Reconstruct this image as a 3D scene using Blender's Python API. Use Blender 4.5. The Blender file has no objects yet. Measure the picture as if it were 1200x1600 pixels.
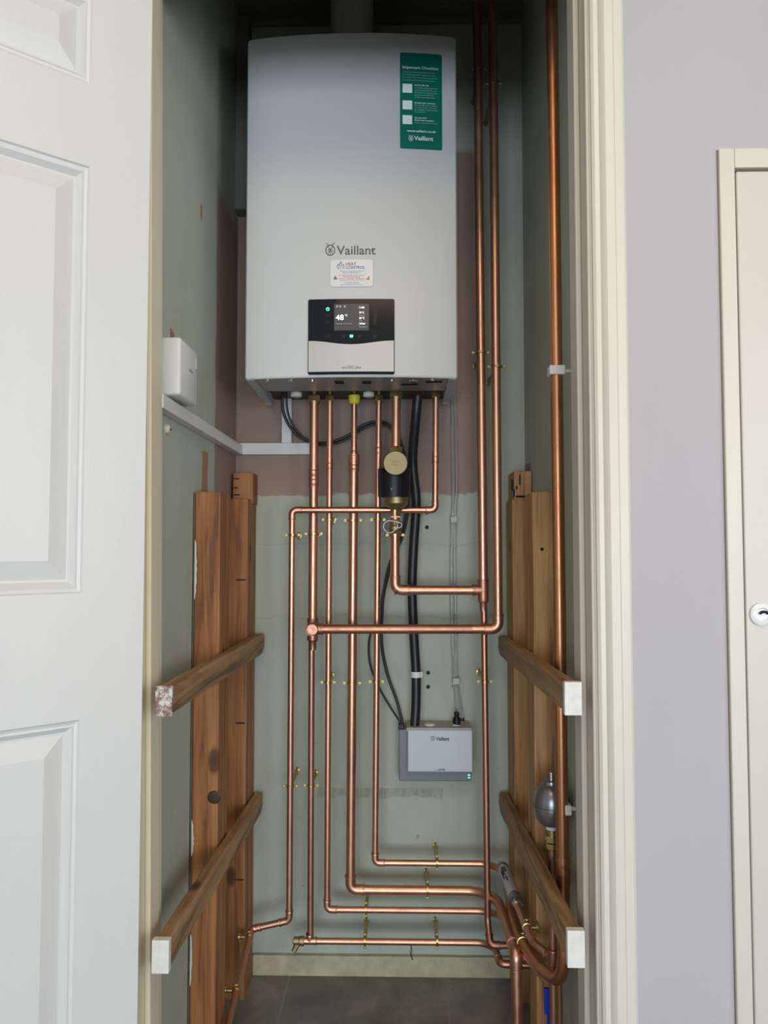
import bpy, bmesh, math, random
from mathutils import Vector, Matrix, Euler
random.seed(7)
S = bpy.context.scene
COL = S.collection

# ------------------------------------------------------------------ camera
CAM = Vector((0.0, -1.95, 1.09))
PITCH, YAW, FOC = math.radians(2.72), math.radians(1.2), 1200.0
cd = bpy.data.cameras.new('camera')
cam = bpy.data.objects.new('camera', cd); COL.objects.link(cam)
cam.location = CAM
cam.rotation_euler = (math.pi/2 + PITCH, 0, YAW)
cd.sensor_fit = 'VERTICAL'; cd.sensor_height = 36.0; cd.sensor_width = 27.0
cd.lens = FOC / 1600 * 36; cd.clip_start = 0.02; cd.clip_end = 100
S.camera = cam

# ------------------------------------------------------------------ world, lights, exposure
S.view_settings.view_transform = 'Standard'; S.view_settings.look = 'None'
S.view_settings.gamma = 1; S.view_settings.use_curve_mapping = False
S.view_settings.exposure = 0.08
S.cycles.use_denoising = True
S.cycles.max_bounces = 10; S.cycles.diffuse_bounces = 5; S.cycles.glossy_bounces = 5
S.cycles.transparent_max_bounces = 8
S.cycles.sample_clamp_indirect = 6
W = bpy.data.worlds.new('world'); S.world = W; W.use_nodes = True
W.node_tree.nodes['Background'].inputs[0].default_value = (0.75, 0.87, 1.0, 1)
W.node_tree.nodes['Background'].inputs[1].default_value = 1.2

def area(name, loc, target, sx, sy, power, color):
    l = bpy.data.lights.new(name, 'AREA'); l.shape = 'RECTANGLE'; l.size = sx; l.size_y = sy
    l.energy = power; l.color = color
    o = bpy.data.objects.new(name, l); COL.objects.link(o); o.location = loc
    o.rotation_euler = (Vector(target) - Vector(loc)).to_track_quat('-Z', 'Y').to_euler()
    return o
CZ_ROOM = 2.44
RY = -5.6                      # wall of the room behind the camera
area('window_daylight', (0.0, RY + 0.02, 0.82), (0.0, 0, 0.82), 2.9, 1.4, 122, (0.77, 0.885, 1.0))
area('side_window_daylight', (1.87, -2.75, 1.25), (-.4, -.4, 1.1), 1.3, 1.3, 26, (0.93, 0.96, 1.0))
area('ceiling_lamp_light', (0.15, -2.2, CZ_ROOM - .05), (0.15, -1.9, 0), 1.1, 0.9, 15, (1.0, 0.69, 0.38))

# ------------------------------------------------------------------ measuring helper (pixel of the photo -> point on a known plane)
_R = Euler((math.pi/2 + PITCH, 0, YAW)).to_matrix()
def at(px, py, Y=None, X=None, Z=None):
    d = _R @ Vector(((px - 600) / FOC, (800 - py) / FOC, -1.0))
    if Y is not None: t = (Y - CAM.y) / d.y
    elif X is not None: t = (X - CAM.x) / d.x
    else: t = (Z - CAM.z) / d.z
    return CAM + d * t

# ------------------------------------------------------------------ object helpers
ORG = {}
def thing(name, label, cat, loc=(0, 0, 0), group=None):
    o = bpy.data.objects.new(name, None); COL.objects.link(o)
    o.location = loc; o.empty_display_size = 0.02
    o['label'] = label; o['category'] = cat
    if group: o['group'] = group
    ORG[o] = Vector(loc)
    return o
def obj(name, bm, mat, parent=None, label=None, smooth=False):
    if parent is None:
        xs = [v.co for v in bm.verts]
        org = Vector((sum(c.x for c in xs) / len(xs), sum(c.y for c in xs) / len(xs), min(c.z for c in xs)))
    else:
        org = ORG[parent]
    for v in bm.verts: v.co -= org
    bmesh.ops.recalc_face_normals(bm, faces=bm.faces)
    me = bpy.data.meshes.new(name); bm.to_mesh(me); bm.free()
    if smooth:
        me.polygons.foreach_set('use_smooth', [True] * len(me.polygons))
        me.set_sharp_from_angle(angle=math.radians(smooth if smooth is not True else 40))
    me.materials.append(mat)
    o = bpy.data.objects.new(name, me); COL.objects.link(o)
    ORG[o] = org
    if parent is None: o.location = org
    else: o.parent = parent
    if label: o['label'] = label
    return o
def tag(o, label, cat, group=None):
    o['label'] = label; o['category'] = cat
    if group: o['group'] = group
    return o
def struct(name, bm, mat, smooth=False):
    o = obj(name, bm, mat, None, None, smooth); o['kind'] = 'structure'; return o
def NB(): return bmesh.new()

def box(bm, x0, x1, y0, y1, z0, z1, bev=0, seg=2):
    b = bmesh.new(); bmesh.ops.create_cube(b, size=1)
    for v in b.verts:
        v.co = Vector(((x0 + x1) / 2 + v.co.x * (x1 - x0), (y0 + y1) / 2 + v.co.y * (y1 - y0), (z0 + z1) / 2 + v.co.z * (z1 - z0)))
    if bev: bmesh.ops.bevel(b, geom=list(b.edges), offset=bev, segments=seg, affect='EDGES', profile=0.5)
    merge(bm, b); return bm
def merge(bm, b, M=None):
    if M is not None: bmesh.ops.transform(b, matrix=M, verts=b.verts)
    me = bpy.data.meshes.new('t'); b.to_mesh(me); b.free(); bm.from_mesh(me); bpy.data.meshes.remove(me)
def frame_of(d):
    d = d.normalized(); a = Vector((0, 0, 1)) if abs(d.z) < 0.9 else Vector((1, 0, 0))
    u = d.cross(a).normalized(); return u, d.cross(u).normalized()
def tube(bm, pts, rad, n=20, cap=True):
    """tube along a polyline; rad = number or list"""
    pts = [Vector(p) for p in pts]
    R = rad if isinstance(rad, (list, tuple)) else [rad] * len(pts)
    rings = []; u = None
    for i, p in enumerate(pts):
        if i == 0: d = pts[1] - p
        elif i == len(pts) - 1: d = p - pts[i - 1]
        else: d = (pts[i + 1] - p).normalized() + (p - pts[i - 1]).normalized()
        if d.length < 1e-9: d = pts[-1] - pts[0]
        d.normalize()
        if u is None: u, _ = frame_of(d)
        u = (u - d * u.dot(d)).normalized(); v = d.cross(u)
        rings.append([bm.verts.new(p + (u * math.cos(2 * math.pi * k / n) + v * math.sin(2 * math.pi * k / n)) * R[i]) for k in range(n)])
    for a, b in zip(rings, rings[1:]):
        for k in range(n): bm.faces.new((a[k], a[(k + 1) % n], b[(k + 1) % n], b[k]))
    if cap: bm.faces.new(rings[0][::-1]); bm.faces.new(rings[-1])
    return bm
def lathe(bm, prof, o, axis=(0, 0, 1), n=32):
    """prof: list of (distance along axis, radius)"""
    o = Vector(o); ax = Vector(axis).normalized(); u, v = frame_of(ax); rings = []
    for h, r in prof:
        r = max(r, 1e-5)
        rings.append([bm.verts.new(o + ax * h + (u * math.cos(2 * math.pi * k / n) + v * math.sin(2 * math.pi * k / n)) * r) for k in range(n)])
    for a, b in zip(rings, rings[1:]):
        for k in range(n): bm.faces.new((a[k], a[(k + 1) % n], b[(k + 1) % n], b[k]))
    bm.faces.new(rings[0][::-1]); bm.faces.new(rings[-1])
    return bm
def hexnut(bm, o, axis, r, h): return lathe(bm, [(0, r * .93), (h * .12, r), (h * .88, r), (h, r * .93)], o, axis, 6)
def ringt(bm, o, axis, R, r, n=28, m=8, a0=0, a1=2 * math.pi):
    o = Vector(o); u, v = frame_of(Vector(axis)); full = abs(a1 - a0 - 2 * math.pi) < 1e-6
    k = n if full else n + 1
    pts = [o + (u * math.cos(a0 + (a1 - a0) * i / n) + v * math.sin(a0 + (a1 - a0) * i / n)) * R for i in range(k)]
    if full: pts.append(pts[0].copy())
    return tube(bm, pts, r, m, cap=not full)
def catmull(P, k=8):
    P = [Vector(p) for p in P]; out = []
    Q = [P[0] * 2 - P[1]] + P + [P[-1] * 2 - P[-2]]
    for i in range(1, len(Q) - 2):
        a, b, c, d = Q[i - 1:i + 3]
        for j in range(k):
            t = j / k
            out.append(0.5 * ((2 * b) + (c - a) * t + (2 * a - 5 * b + 4 * c - d) * t * t + (3 * b - a - 3 * c + d) * t ** 3))
    out.append(P[-1]); return out
def fillet(pts, radii, k=9):
    """round each inner corner with its radius"""
    pts = [Vector(p) for p in pts]; out = [pts[0]]
    for i in range(1, len(pts) - 1):
        p, a, b = pts[i], (pts[i - 1] - pts[i]), (pts[i + 1] - pts[i])
        la, lb = a.length, b.length; a.normalize(); b.normalize()
        ang = a.angle(b)
        if ang > math.radians(176): out.append(p); continue
        t = min(radii[i] / math.tan(ang / 2), la * .49, lb * .49); r = t * math.tan(ang / 2)
        c = p + (a + b).normalized() * (r / math.sin(ang / 2))
        s, e = p + a * t - c, p + b * t - c; th = s.angle(e)
        for j in range(k + 1):
            f = j / k
            out.append(c + (s * math.sin((1 - f) * th) + e * math.sin(f * th)) / math.sin(th))
    out.append(pts[-1]); return out

# ------------------------------------------------------------------ materials
def mat(name, col, rough=0.5, metal=0.0, **kw):
    m = bpy.data.materials.new(name); m.use_nodes = True
    b = m.node_tree.nodes['Principled BSDF']
    b.inputs['Base Color'].default_value = (*col, 1); b.inputs['Roughness'].default_value = rough
    b.inputs['Metallic'].default_value = metal
    for k, v in kw.items():
        b.inputs[k.replace('_', ' ')].default_value = v
    return m
class NG:
    def __init__(s, m): s.m = m; s.t = m.node_tree; s.b = s.t.nodes['Principled BSDF']
    def n(s, typ, **kw):
        x = s.t.nodes.new(typ)
        for k, v in kw.items(): setattr(x, k, v)
        return x
    def link(s, a, b): s.t.links.new(a, b)
    def pos(s, scale=(1, 1, 1), loc=(0, 0, 0)):
        g = s.n('ShaderNodeNewGeometry'); mp = s.n('ShaderNodeMapping')
        mp.inputs['Scale'].default_value = scale; mp.inputs['Location'].default_value = loc
        s.link(g.outputs['Position'], mp.inputs['Vector']); return mp.outputs[0]
    def noise(s, vec, scale=5, detail=4, rough=.5, dist=0):
        x = s.n('ShaderNodeTexNoise'); x.inputs['Scale'].default_value = scale; x.inputs['Detail'].default_value = detail
        x.inputs['Roughness'].default_value = rough; x.inputs['Distortion'].default_value = dist
        s.link(vec, x.inputs['Vector']); return x.outputs['Fac']
    def ramp(s, fac, stops, interp='LINEAR'):
        r = s.n('ShaderNodeValToRGB'); r.color_ramp.interpolation = interp
        e = r.color_ramp.elements
        while len(e) < len(stops): e.new(0.5)
        for el, (p, c) in zip(e, stops):
            el.position = p; el.color = (*c, 1) if len(c) == 3 else c
        s.link(fac, r.inputs[0]); return r.outputs[0]
    def math(s, op, a, b=None, c=None, clamp=False):
        x = s.n('ShaderNodeMath', operation=op); x.use_clamp = clamp
        for i, v in enumerate((a, b, c)):
            if v is None: continue
            if isinstance(v, (int, float)): x.inputs[i].default_value = v
            else: s.link(v, x.inputs[i])
        return x.outputs[0]
    def mix(s, fac, a, b, mode='MIX'):
        x = s.n('ShaderNodeMix', data_type='RGBA', blend_type=mode)
        for i, v in ((0, fac), (6, a), (7, b)):
            if isinstance(v, (int, float)): x.inputs[i].default_value = v
            elif isinstance(v, tuple): x.inputs[i].default_value = (*v, 1)
            else: s.link(v, x.inputs[i])
        return x.outputs[2]
    def xyz(s):
        g = s.n('ShaderNodeNewGeometry'); q = s.n('ShaderNodeSeparateXYZ'); s.link(g.outputs['Position'], q.inputs[0]); return q.outputs
    def above(s, v, t, soft=.004):   # smooth step v > t
        return s.math('MULTIPLY_ADD', s.math('SUBTRACT', v, t), 1 / soft, .5, clamp=True)
    def both(s, *a):
        r = a[0]
        for x in a[1:]: r = s.math('MULTIPLY', r, x)
        return r
    def inv(s, a): return s.math('SUBTRACT', 1.0, a)
    def col(s, c): s.link(c, s.b.inputs['Base Color'])
    def bump(s, h, strength=.2, dist=.002):
        x = s.n('ShaderNodeBump'); x.inputs['Strength'].default_value = strength; x.inputs['Distance'].default_value = dist
        s.link(h, x.inputs['Height']); s.link(x.outputs[0], s.b.inputs['Normal'])

def painted(name, col, rough=.55, var=.06, bump=.12, scale=14, stretch=(1, 1, .25)):
    m = mat(name, col, rough); g = NG(m)
    n = g.noise(g.pos(stretch), scale, 5, .6)
    lo = tuple(c * (1 - var) for c in col); hi = tuple(min(1, c * (1 + var * .7)) for c in col)
    g.col(g.ramp(n, [(.3, lo), (.7, hi)])); g.bump(g.noise(g.pos((1, 1, .5)), 60, 5, .6), bump, .002)
    return m
GREEN = (.44, .485, .42); PINK = (.285, .2, .165)
def plaster(name, kind):
    m = mat(name, GREEN, .85); g = NG(m); X, Y, Z = g.xyz()
    n1 = g.noise(g.pos(), 3.5, 6, .6); n2 = g.noise(g.pos((1, 1, .3)), 22, 5, .65)
    green = g.mix(g.math('MULTIPLY', n2, .8), tuple(c * .86 for c in GREEN), tuple(c * 1.12 for c in GREEN))
    green = g.mix(g.ramp(n1, [(.35, (0, 0, 0)), (.75, (.6, .6, .6))]), green, (.36, .36, .27))
    pink = g.mix(n1, (.245, .17, .135), (.37, .27, .22))
    pink = g.mix(g.ramp(n2, [(.45, (0, 0, 0)), (.8, (.5, .5, .5))]), pink, (.27, .24, .215))
    wob = g.math('MULTIPLY', g.math('SUBTRACT', g.noise(g.pos(), 11, 5, .6), .5), .05)
    Zw = g.math('ADD', Z, wob); Xw = g.math('ADD', X, wob); Yw = g.math('ADD', Y, g.math('MULTIPLY', wob, .6))
    if kind == 'back':
        f = g.both(g.above(Zw, 1.226), g.inv(g.above(Xw, .205, .006)), g.inv(g.above(Z, 2.12, .02)))
        c = g.mix(f, green, pink)
        # old adhesive strip and scratches
        s = g.both(g.above(Zw, .468, .003), g.inv(g.above(Z, .492, .003)), g.above(Xw, -.21, .004), g.inv(g.above(Xw, .11, .004)))
        c = g.mix(g.math('MULTIPLY', s, g.ramp(g.noise(g.pos((30, 1, 12)), 3, 4), [(.3, (.1, .1, .1)), (.7, (.75, .75, .75))])), c, (.25, .245, .18))
        sp = g.above(g.noise(g.pos(), 34, 3, .6), .72, .03)
        c = g.mix(g.math('MULTIPLY', sp, .5), c, (.14, .13, .11))
        for zz in (.915, 1.10):
            l = g.both(g.above(Zw, zz, .002), g.inv(g.above(Zw, zz + .0035, .002)))
            c = g.mix(g.math('MULTIPLY', l, .22), c, (.2, .2, .16))
    elif kind == 'left':
        f = g.both(g.above(Yw, -.225, .008), g.above(Zw, 1.22), g.inv(g.above(Zw, 1.92, .05)))  # pink plaster; its front edge also paints the boiler's shadow edge
        c = g.mix(f, green, pink)
        f = g.both(g.above(Yw, -.335, .004), g.inv(g.above(Yw, -.285, .004)), g.inv(g.above(Zw, 1.30, .004)), g.above(Z, 1.15))
        c = g.mix(f, c, (.36, .2, .15))
        f = g.both(g.above(Yw, -.575, .004), g.inv(g.above(Yw, -.545, .004)), g.inv(g.above(Zw, 1.49, .004)), g.above(Z, 1.44))
        c = g.mix(f, c, (.27, .16, .12))
        f = g.both(g.above(Yw, -.37, .004), g.inv(g.above(Yw, -.355, .004)), g.inv(g.above(Zw, 1.82, .004)), g.above(Zw, 1.785))
        c = g.mix(f, c, (.36, .19, .13))
    else:
        f = g.both(g.above(Yw, -.08, .004), g.inv(g.above(Zw, 1.30, .004)), g.above(Zw, 1.21, .004))
        c = g.mix(f, green, (.27, .2, .19))
        f = g.both(g.above(g.math('MULTIPLY', Yw, -1), .40, .004), g.inv(g.above(g.math('MULTIPLY', Yw, -1), .455, .004)), g.inv(g.above(Zw, 1.26, .004)), g.above(Zw, 1.12, .004))
        c = g.mix(f, c, (.29, .22, .21))
    g.col(c); g.bump(g.math('ADD', n2, g.noise(g.pos(), 130, 3)), .25, .003)
    return m
def wood(name, axis, lo, hi, rough=.6, knots=True):
    m = mat(name, lo, rough); g = NG(m)
    sc = {'z': (26, 26, 1.3), 'y': (26, 1.3, 26)}[axis]
    sc2 = {'z': (10, 10, 2.2), 'y': (10, 2.2, 10)}[axis]
    w = g.noise(g.pos(sc), 2.2, 7, .62, .6); w2 = g.noise(g.pos(sc2), 1.3, 3, .5, 1.2)
    c = g.ramp(w, [(.36, tuple(x * .42 for x in lo)), (.46, lo), (.54, tuple((a + b) / 2 for a, b in zip(lo, hi))), (.64, hi)])
    c = g.mix(g.ramp(w2, [(.35, (.0, .0, .0)), (.7, (.55, .55, .55))]), c, tuple(x * .75 for x in lo))
    if knots:
        v = g.n('ShaderNodeTexVoronoi'); v.inputs['Scale'].default_value = 1.0
        g.link(g.pos({'z': (9, 9, 4.2), 'y': (9, 4.2, 9)}[axis]), v.inputs['Vector'])
        k = g.ramp(v.outputs['Distance'], [(.0, (.95, .95, .95)), (.085, (.8, .8, .8)), (.13, (0, 0, 0))])
        c = g.mix(k, c, tuple(x * .16 for x in lo))
    g.col(c); g.bump(w, .35, .002); return m
def copper(name, base, tarnish, rough=.3, sc=7):
    m = mat(name, base, rough, 1.0); g = NG(m)
    n = g.noise(g.pos((1, 1, .45)), sc, 6, .62, .4); n2 = g.noise(g.pos(), 45, 4, .6)
    c = g.mix(g.ramp(n, [(.38, (0, 0, 0)), (.66, (1, 1, 1))]), base, tarnish)
    c = g.mix(g.ramp(n2, [(.6, (0, 0, 0)), (.85, (.25, .25, .25))]), c, tuple(x * .75 for x in tarnish))
    g.col(c)
    r = g.ramp(n2, [(.3, (rough * .9,) * 3), (.75, (rough * 1.25,) * 3)]); g.link(r, g.b.inputs['Roughness'])
    return m

M = {}
M['back'] = plaster('back_wall_plaster', 'back'); M['left'] = plaster('left_wall_plaster', 'left'); M['right'] = plaster('right_wall_plaster', 'right')
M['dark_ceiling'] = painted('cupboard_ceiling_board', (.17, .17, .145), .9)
M['lilac'] = painted('lilac_emulsion', (.39, .372, .385), .8, .035, .1, 4)
M['room'] = painted('room_emulsion', (.42, .40, .38), .8, .03)
M['white_ceiling'] = painted('room_ceiling_paint', (.55, .52, .47), .8, .03)
M['door'] = painted('white_door_paint', (.55, .55, .535), .4, .025, .25, 9, (1, 1, .12))
M['cream'] = painted('cream_gloss_paint', (.70, .64, .48), .4, .05, .12)
M['casing_paint'] = painted('cream_white_gloss_paint', (.56, .53, .455), .38, .045, .15)
M['cupboard_door'] = painted('cream_door_paint', (.53, .50, .44), .38, .025, .05)
M['skirting'] = painted('scuffed_cream_skirting', (.46, .43, .30), .6, .2, .3, 30, (1, 1, 1))
M['wood_stud'] = wood('aged_orange_pine', 'z', (.30, .115, .036), (.42, .19, .07))
M['wood_stud_light'] = wood('paler_orange_pine', 'z', (.41, .21, .078), (.58, .33, .145))
M['wood_rail'] = wood('brown_pine_batten', 'y', (.29, .165, .078), (.44, .27, .14))
M['copper'] = copper('copper_bright', (.71, .395, .275), (.55, .295, .205), .38)
M['copper_dull'] = copper('copper_dull', (.54, .275, .19), (.41, .20, .145), .42)
M['copper_warm'] = copper('copper_warm_lit', (.62, .30, .16), (.48, .21, .10), .36)  # copper with the warm lamp's orange light put into the colour
M['brass'] = mat('brass', (.50, .38, .17), .38, 1.0)
M['brass_dull'] = mat('brass_brushed', (.38, .30, .155), .5, 1.0)
M['chrome'] = mat('steel', (.55, .56, .58), .25, 1.0)
M['galv'] = mat('galvanised_steel', (.42, .44, .45), .45, .9)
M['black_rubber'] = mat('black_rubber', (.012, .012, .014), .45)
M['black_gloss'] = mat('black_gloss', (.010, .012, .016), .12, Specular_IOR_Level=.18)
M['black_plastic'] = mat('black_plastic', (.009, .010, .016), .4, Specular_IOR_Level=.3)
M['brass_cap'] = mat('dull_brass_cap', (.27, .22, .125), .55, 1.0)
M['white_plastic'] = mat('white_plastic', (.68, .68, .66), .4)
M['grey_clip'] = mat('grey_plastic', (.42, .42, .41), .5)
M['boiler'] = mat('boiler_white_enamel', (.535, .545, .54), .38)
M['boiler_side'] = mat('boiler_side_sheet', (.42, .44, .45), .45)
M['silver'] = mat('silver_flap', (.46, .445, .43), .42, .25)
M['print_grey'] = mat('grey_print', (.10, .10, .10), .5)
M['print_black'] = mat('black_print', (.03, .03, .04), .5)
M['print_white'] = mat('white_print', (.75, .80, .77), .5)
M['print_pale'] = mat('pale_green_print', (.32, .55, .47), .5)
M['print_red'] = mat('red_print', (.45, .05, .07), .5)
M['print_blue'] = mat('blue_print', (.04, .12, .42), .5)
M['print_green'] = mat('green_print', (.04, .22, .10), .5)
M['print_gold'] = mat('gold_print', (.40, .28, .05), .5)
M['sticker_green'] = mat('green_sticker', (.0, .135, .095), .35)
M['sticker_white'] = mat('white_sticker', (.66, .66, .66), .3)
M['sticker_edge'] = mat('sticker_edge', (.36, .35, .36), .4)
M['screen'] = mat('lit_grey_screen', (.02, .02, .022), .3, Emission_Color=(.11, .11, .12, 1), Emission_Strength=.42, Specular_IOR_Level=.25)
M['screen_text'] = mat('lit_white_digits', (.8, .8, .8), .4, Emission_Color=(.95, 1, 1, 1), Emission_Strength=1.0)
M['screen_dim'] = mat('lit_dim_text', (.2, .2, .2), .4, Emission_Color=(.3, .3, .3, 1), Emission_Strength=.6)
M['led'] = mat('lit_green_led', (.1, .6, .4), .4, Emission_Color=(.12, .85, .5, 1), Emission_Strength=1.3)
M['touch'] = mat('faint_touch_key', (.015, .016, .02), .25, Specular_IOR_Level=.2)
M['pump_grey'] = mat('pump_grey_plastic', (.155, .18, .205), .45)
M['pump_top'] = mat('pump_lid_plastic', (.36, .36, .35), .5)
M['pump_white'] = mat('pump_cover_plastic', (.50, .55, .59), .4)
M['flue'] = mat('grey_flue_plastic', (.42, .43, .43), .45)
M['yellow'] = mat('yellow_tape', (.62, .55, .03), .5)
M['blue'] = mat('blue_plastic', (.005, .03, .42), .45)
M['vessel'] = mat('grey_metallic_paint', (.25, .25, .265), .3, .8)
M['foil'] = mat('silver_label', (.52, .53, .57), .4, .3)
M['tube'] = mat('clear_vinyl', (.78, .80, .78), .12, Transmission_Weight=.85, IOR=1.3)
M['end_paint'] = painted('cream_end_paint', (.62, .61, .56), .6, .1, .4, 60, (1, 1, 1))
M['hole'] = mat('dark_gap', (.01, .01, .01), .9)
# scraped end: patchy paint over wood
m = mat('scraped_end_paint', (.3, .25, .2), .75); g = NG(m)
g.col(g.ramp(g.noise(g.pos(), 70, 6, .7), [(.42, (.16, .085, .065)), (.5, (.28, .2, .17)), (.58, (.56, .53, .49))])); M['end_scraped'] = m
m = mat('grey_floor_tile', (.16, .16, .15), .45); g = NG(m); X, Y, Z = g.xyz()
n = g.noise(g.pos(), 7, 6, .65, .5); c = g.ramp(n, [(.3, (.12, .12, .108)), (.5, (.18, .178, .165)), (.72, (.30, .29, .27))])
for v, off in ((X, .273 + .383 * 20), (Y, .30 + .383 * 20)):
    q = g.math('MODULO', g.math('ADD', v, off), .383)
    j = g.math('ADD', g.inv(g.above(q, .0025, .001)), g.above(q, .3805, .001), clamp=True)
    c = g.mix(j, c, (.24, .235, .215))
g.col(c); g.bump(n, .1); M['tile'] = m

# ------------------------------------------------------------------ setting
XL, XR, CZ, HEAD, FY, LY = -.42, .317, at(760, 27, 0).z, 2.045, -.81, -.67
FZ = at(600, 1527, -.014).z            # floor level
OL, OR = -.3985, .286                                      # lining faces of the opening
def B(*a, **k): return box(NB(), *a, **k)
struct('floor', B(-2.4, 1.9, RY - .1, 0.1, FZ - .06, FZ), M['tile'])
struct('wall_back', B(XL - .1, XR + .1, 0, .1, 0, CZ), M['back'])
struct('wall_left', B(XL - .1, XL, LY, 0, 0, CZ), M['left'])
struct('wall_right', B(XR, XR + .1, LY, 0, 0, CZ), M['right'])
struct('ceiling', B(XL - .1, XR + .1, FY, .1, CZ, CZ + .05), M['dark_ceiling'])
b = NB(); box(b, -2.4, OL - .028, FY, LY, 0, CZ)
box(b, OL - .028, OR + .028, FY, LY, HEAD + .028, CZ); struct('wall_front', b, M['lilac'])
# right of the opening: wall with the second cupboard's opening cut in it
X2, Z2 = at(1146, 300, FY).x, at(1160, 265, FY).z
b = NB(); box(b, OR + .028, X2 - .024, FY, LY, 0, CZ); box(b, X2 - .024, 1.9, FY, LY, Z2 + .03, CZ); box(b, X2 + .5, 1.9, FY, LY, 0, Z2 + .03)
struct('wall_front_right', b, M['lilac'])
struct('ceiling_room', B(-2.4, 1.9, RY, FY, CZ, CZ + .05), M['white_ceiling'])
struct('wall_room_left', B(-2.5, -2.4, RY, FY, 0, CZ), M['room'])
b = NB(); box(b, 1.9, 2.0, RY, -3.4, 0, CZ); box(b, 1.9, 2.0, -2.1, FY, 0, CZ); box(b, 1.9, 2.0, -3.4, -2.1, 0, .6); box(b, 1.9, 2.0, -3.4, -2.1, 1.9, CZ)
struct('wall_room_right', b, M['room'])
b = NB()
for y0, y1, z0, z1 in ((-3.4, -3.35, .6, 1.9), (-2.15, -2.1, .6, 1.9), (-3.35, -2.15, .6, .65), (-3.35, -2.15, 1.85, 1.9)): box(b, 1.9, 1.95, y0, y1, z0, z1)
struct('window_2', b, M['white_plastic'])
b = NB(); box(b, -2.4, -1.5, RY - .1, RY, 0, CZ); box(b, 1.5, 1.9, RY - .1, RY, 0, CZ); box(b, -1.5, 1.5, RY - .1, RY, 1.6, CZ)
struct('wall_room_back', b, M['room'])
b = NB()
for x0, x1, z0, z1 in ((-1.5, -1.45, FZ, 1.6), (1.45, 1.5, FZ, 1.6), (-1.45, 1.45, FZ, FZ + .05), (-1.45, 1.45, 1.55, 1.6), (-.03, .03, FZ + .05, 1.55)):
    box(b, x0, x1, RY - .07, RY - .02, z0, z1)
struct('window_1', b, M['white_plastic'])
# lining of the opening with a planted stop, both sides and head
def lining(name, sx, xf, m):
    b = NB(); x1 = xf + sx * .028
    box(b, min(xf, x1), max(xf, x1), FY - .001, LY, 0, HEAD + .028, .0015)
    s0, s1 = xf, xf - sx * .009
    box(b, min(s0, s1), max(s0, s1), LY + .0, LY - .045, 0, HEAD, .002) if False else box(b, min(s0, s1), max(s0, s1), -.755, -.712, 0, HEAD, .0025)
    # quirk bead along the front edge
    tube(b, [(xf - sx * .001, FY + .004, 0), (xf - sx * .001, FY + .004, HEAD)], .003, 8)
    if sx < 0:
        for v in b.verts: v.co.x -= .011 * (v.co.z - 1.09) / .9      # the old lining is out of plumb
    return struct(name, b, m)
lining('trim_1', -1, OL, M['cream']); lining('trim_2', 1, OR, M['casing_paint'])
b = NB(); box(b, OL, OR, FY, LY, HEAD, HEAD + .028); box(b, OL, OR, -.755, -.712, HEAD - .012, HEAD); struct('trim_3', b, M['cream'])
# architrave on the right: stepped profile swept upright
AX = at(944, 700, FY).x; AX2 = at(981, 700, FY).x
def prism(bm, poly, z0, z1):
    a = [bm.verts.new((x, y, z0)) for x, y in poly]; c = [bm.verts.new((x, y, z1)) for x, y in poly]
    n = len(poly)
    for i in range(n): bm.faces.new((a[i], a[(i + 1) % n], c[(i + 1) % n], c[i]))
    bm.faces.new(a[::-1]); bm.faces.new(c); return bm
prof = [(OR + .002, FY), (OR + .002, FY - .007), (OR + .006, FY - .010), (AX - .004, FY - .010), (AX - .001, FY - .014), (AX + .004, FY - .017), (AX + .016, FY - .017),
        (AX + .019, FY - .0135), (AX2 - .004, FY - .0125), (AX2, FY - .009), (AX2, FY)]
struct('trim_4', prism(NB(), prof, 0, HEAD + .05), M['casing_paint'], 25)
b = NB(); box(b, OL - .05, AX2, FY - .015, FY, HEAD + .006, HEAD + .055, .003); struct('trim_5', b, M['casing_paint'])
b = NB(); box(b, OL - .055, OL - .004, FY - .014, FY, 0, HEAD + .05, .003); struct('trim_6', b, M['cream'])
# skirting on the cupboard's back wall
b = NB(); zt = at(600, 1495, -.014).z
box(b, -.365, XR, -.014, 0, FZ, zt, .002); struct('baseboard_back', b, M['skirting'])
# near-black strip painting the shadow gap beside the front stud, left wall
b = NB(); box(b, XL, XL + .0006, -.402, -.3975, .0, at(306, 770, X=XL).z); struct('trim_7', b, M['hole'])
# boxed batten across the top of the back wall
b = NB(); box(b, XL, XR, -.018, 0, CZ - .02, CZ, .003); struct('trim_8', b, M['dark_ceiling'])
b = NB(); box(b, XL, XL + .032, -.05, 0, 1.95, CZ - .02, .003); struct('trim_9', b, M['dark_ceiling'])

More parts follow.
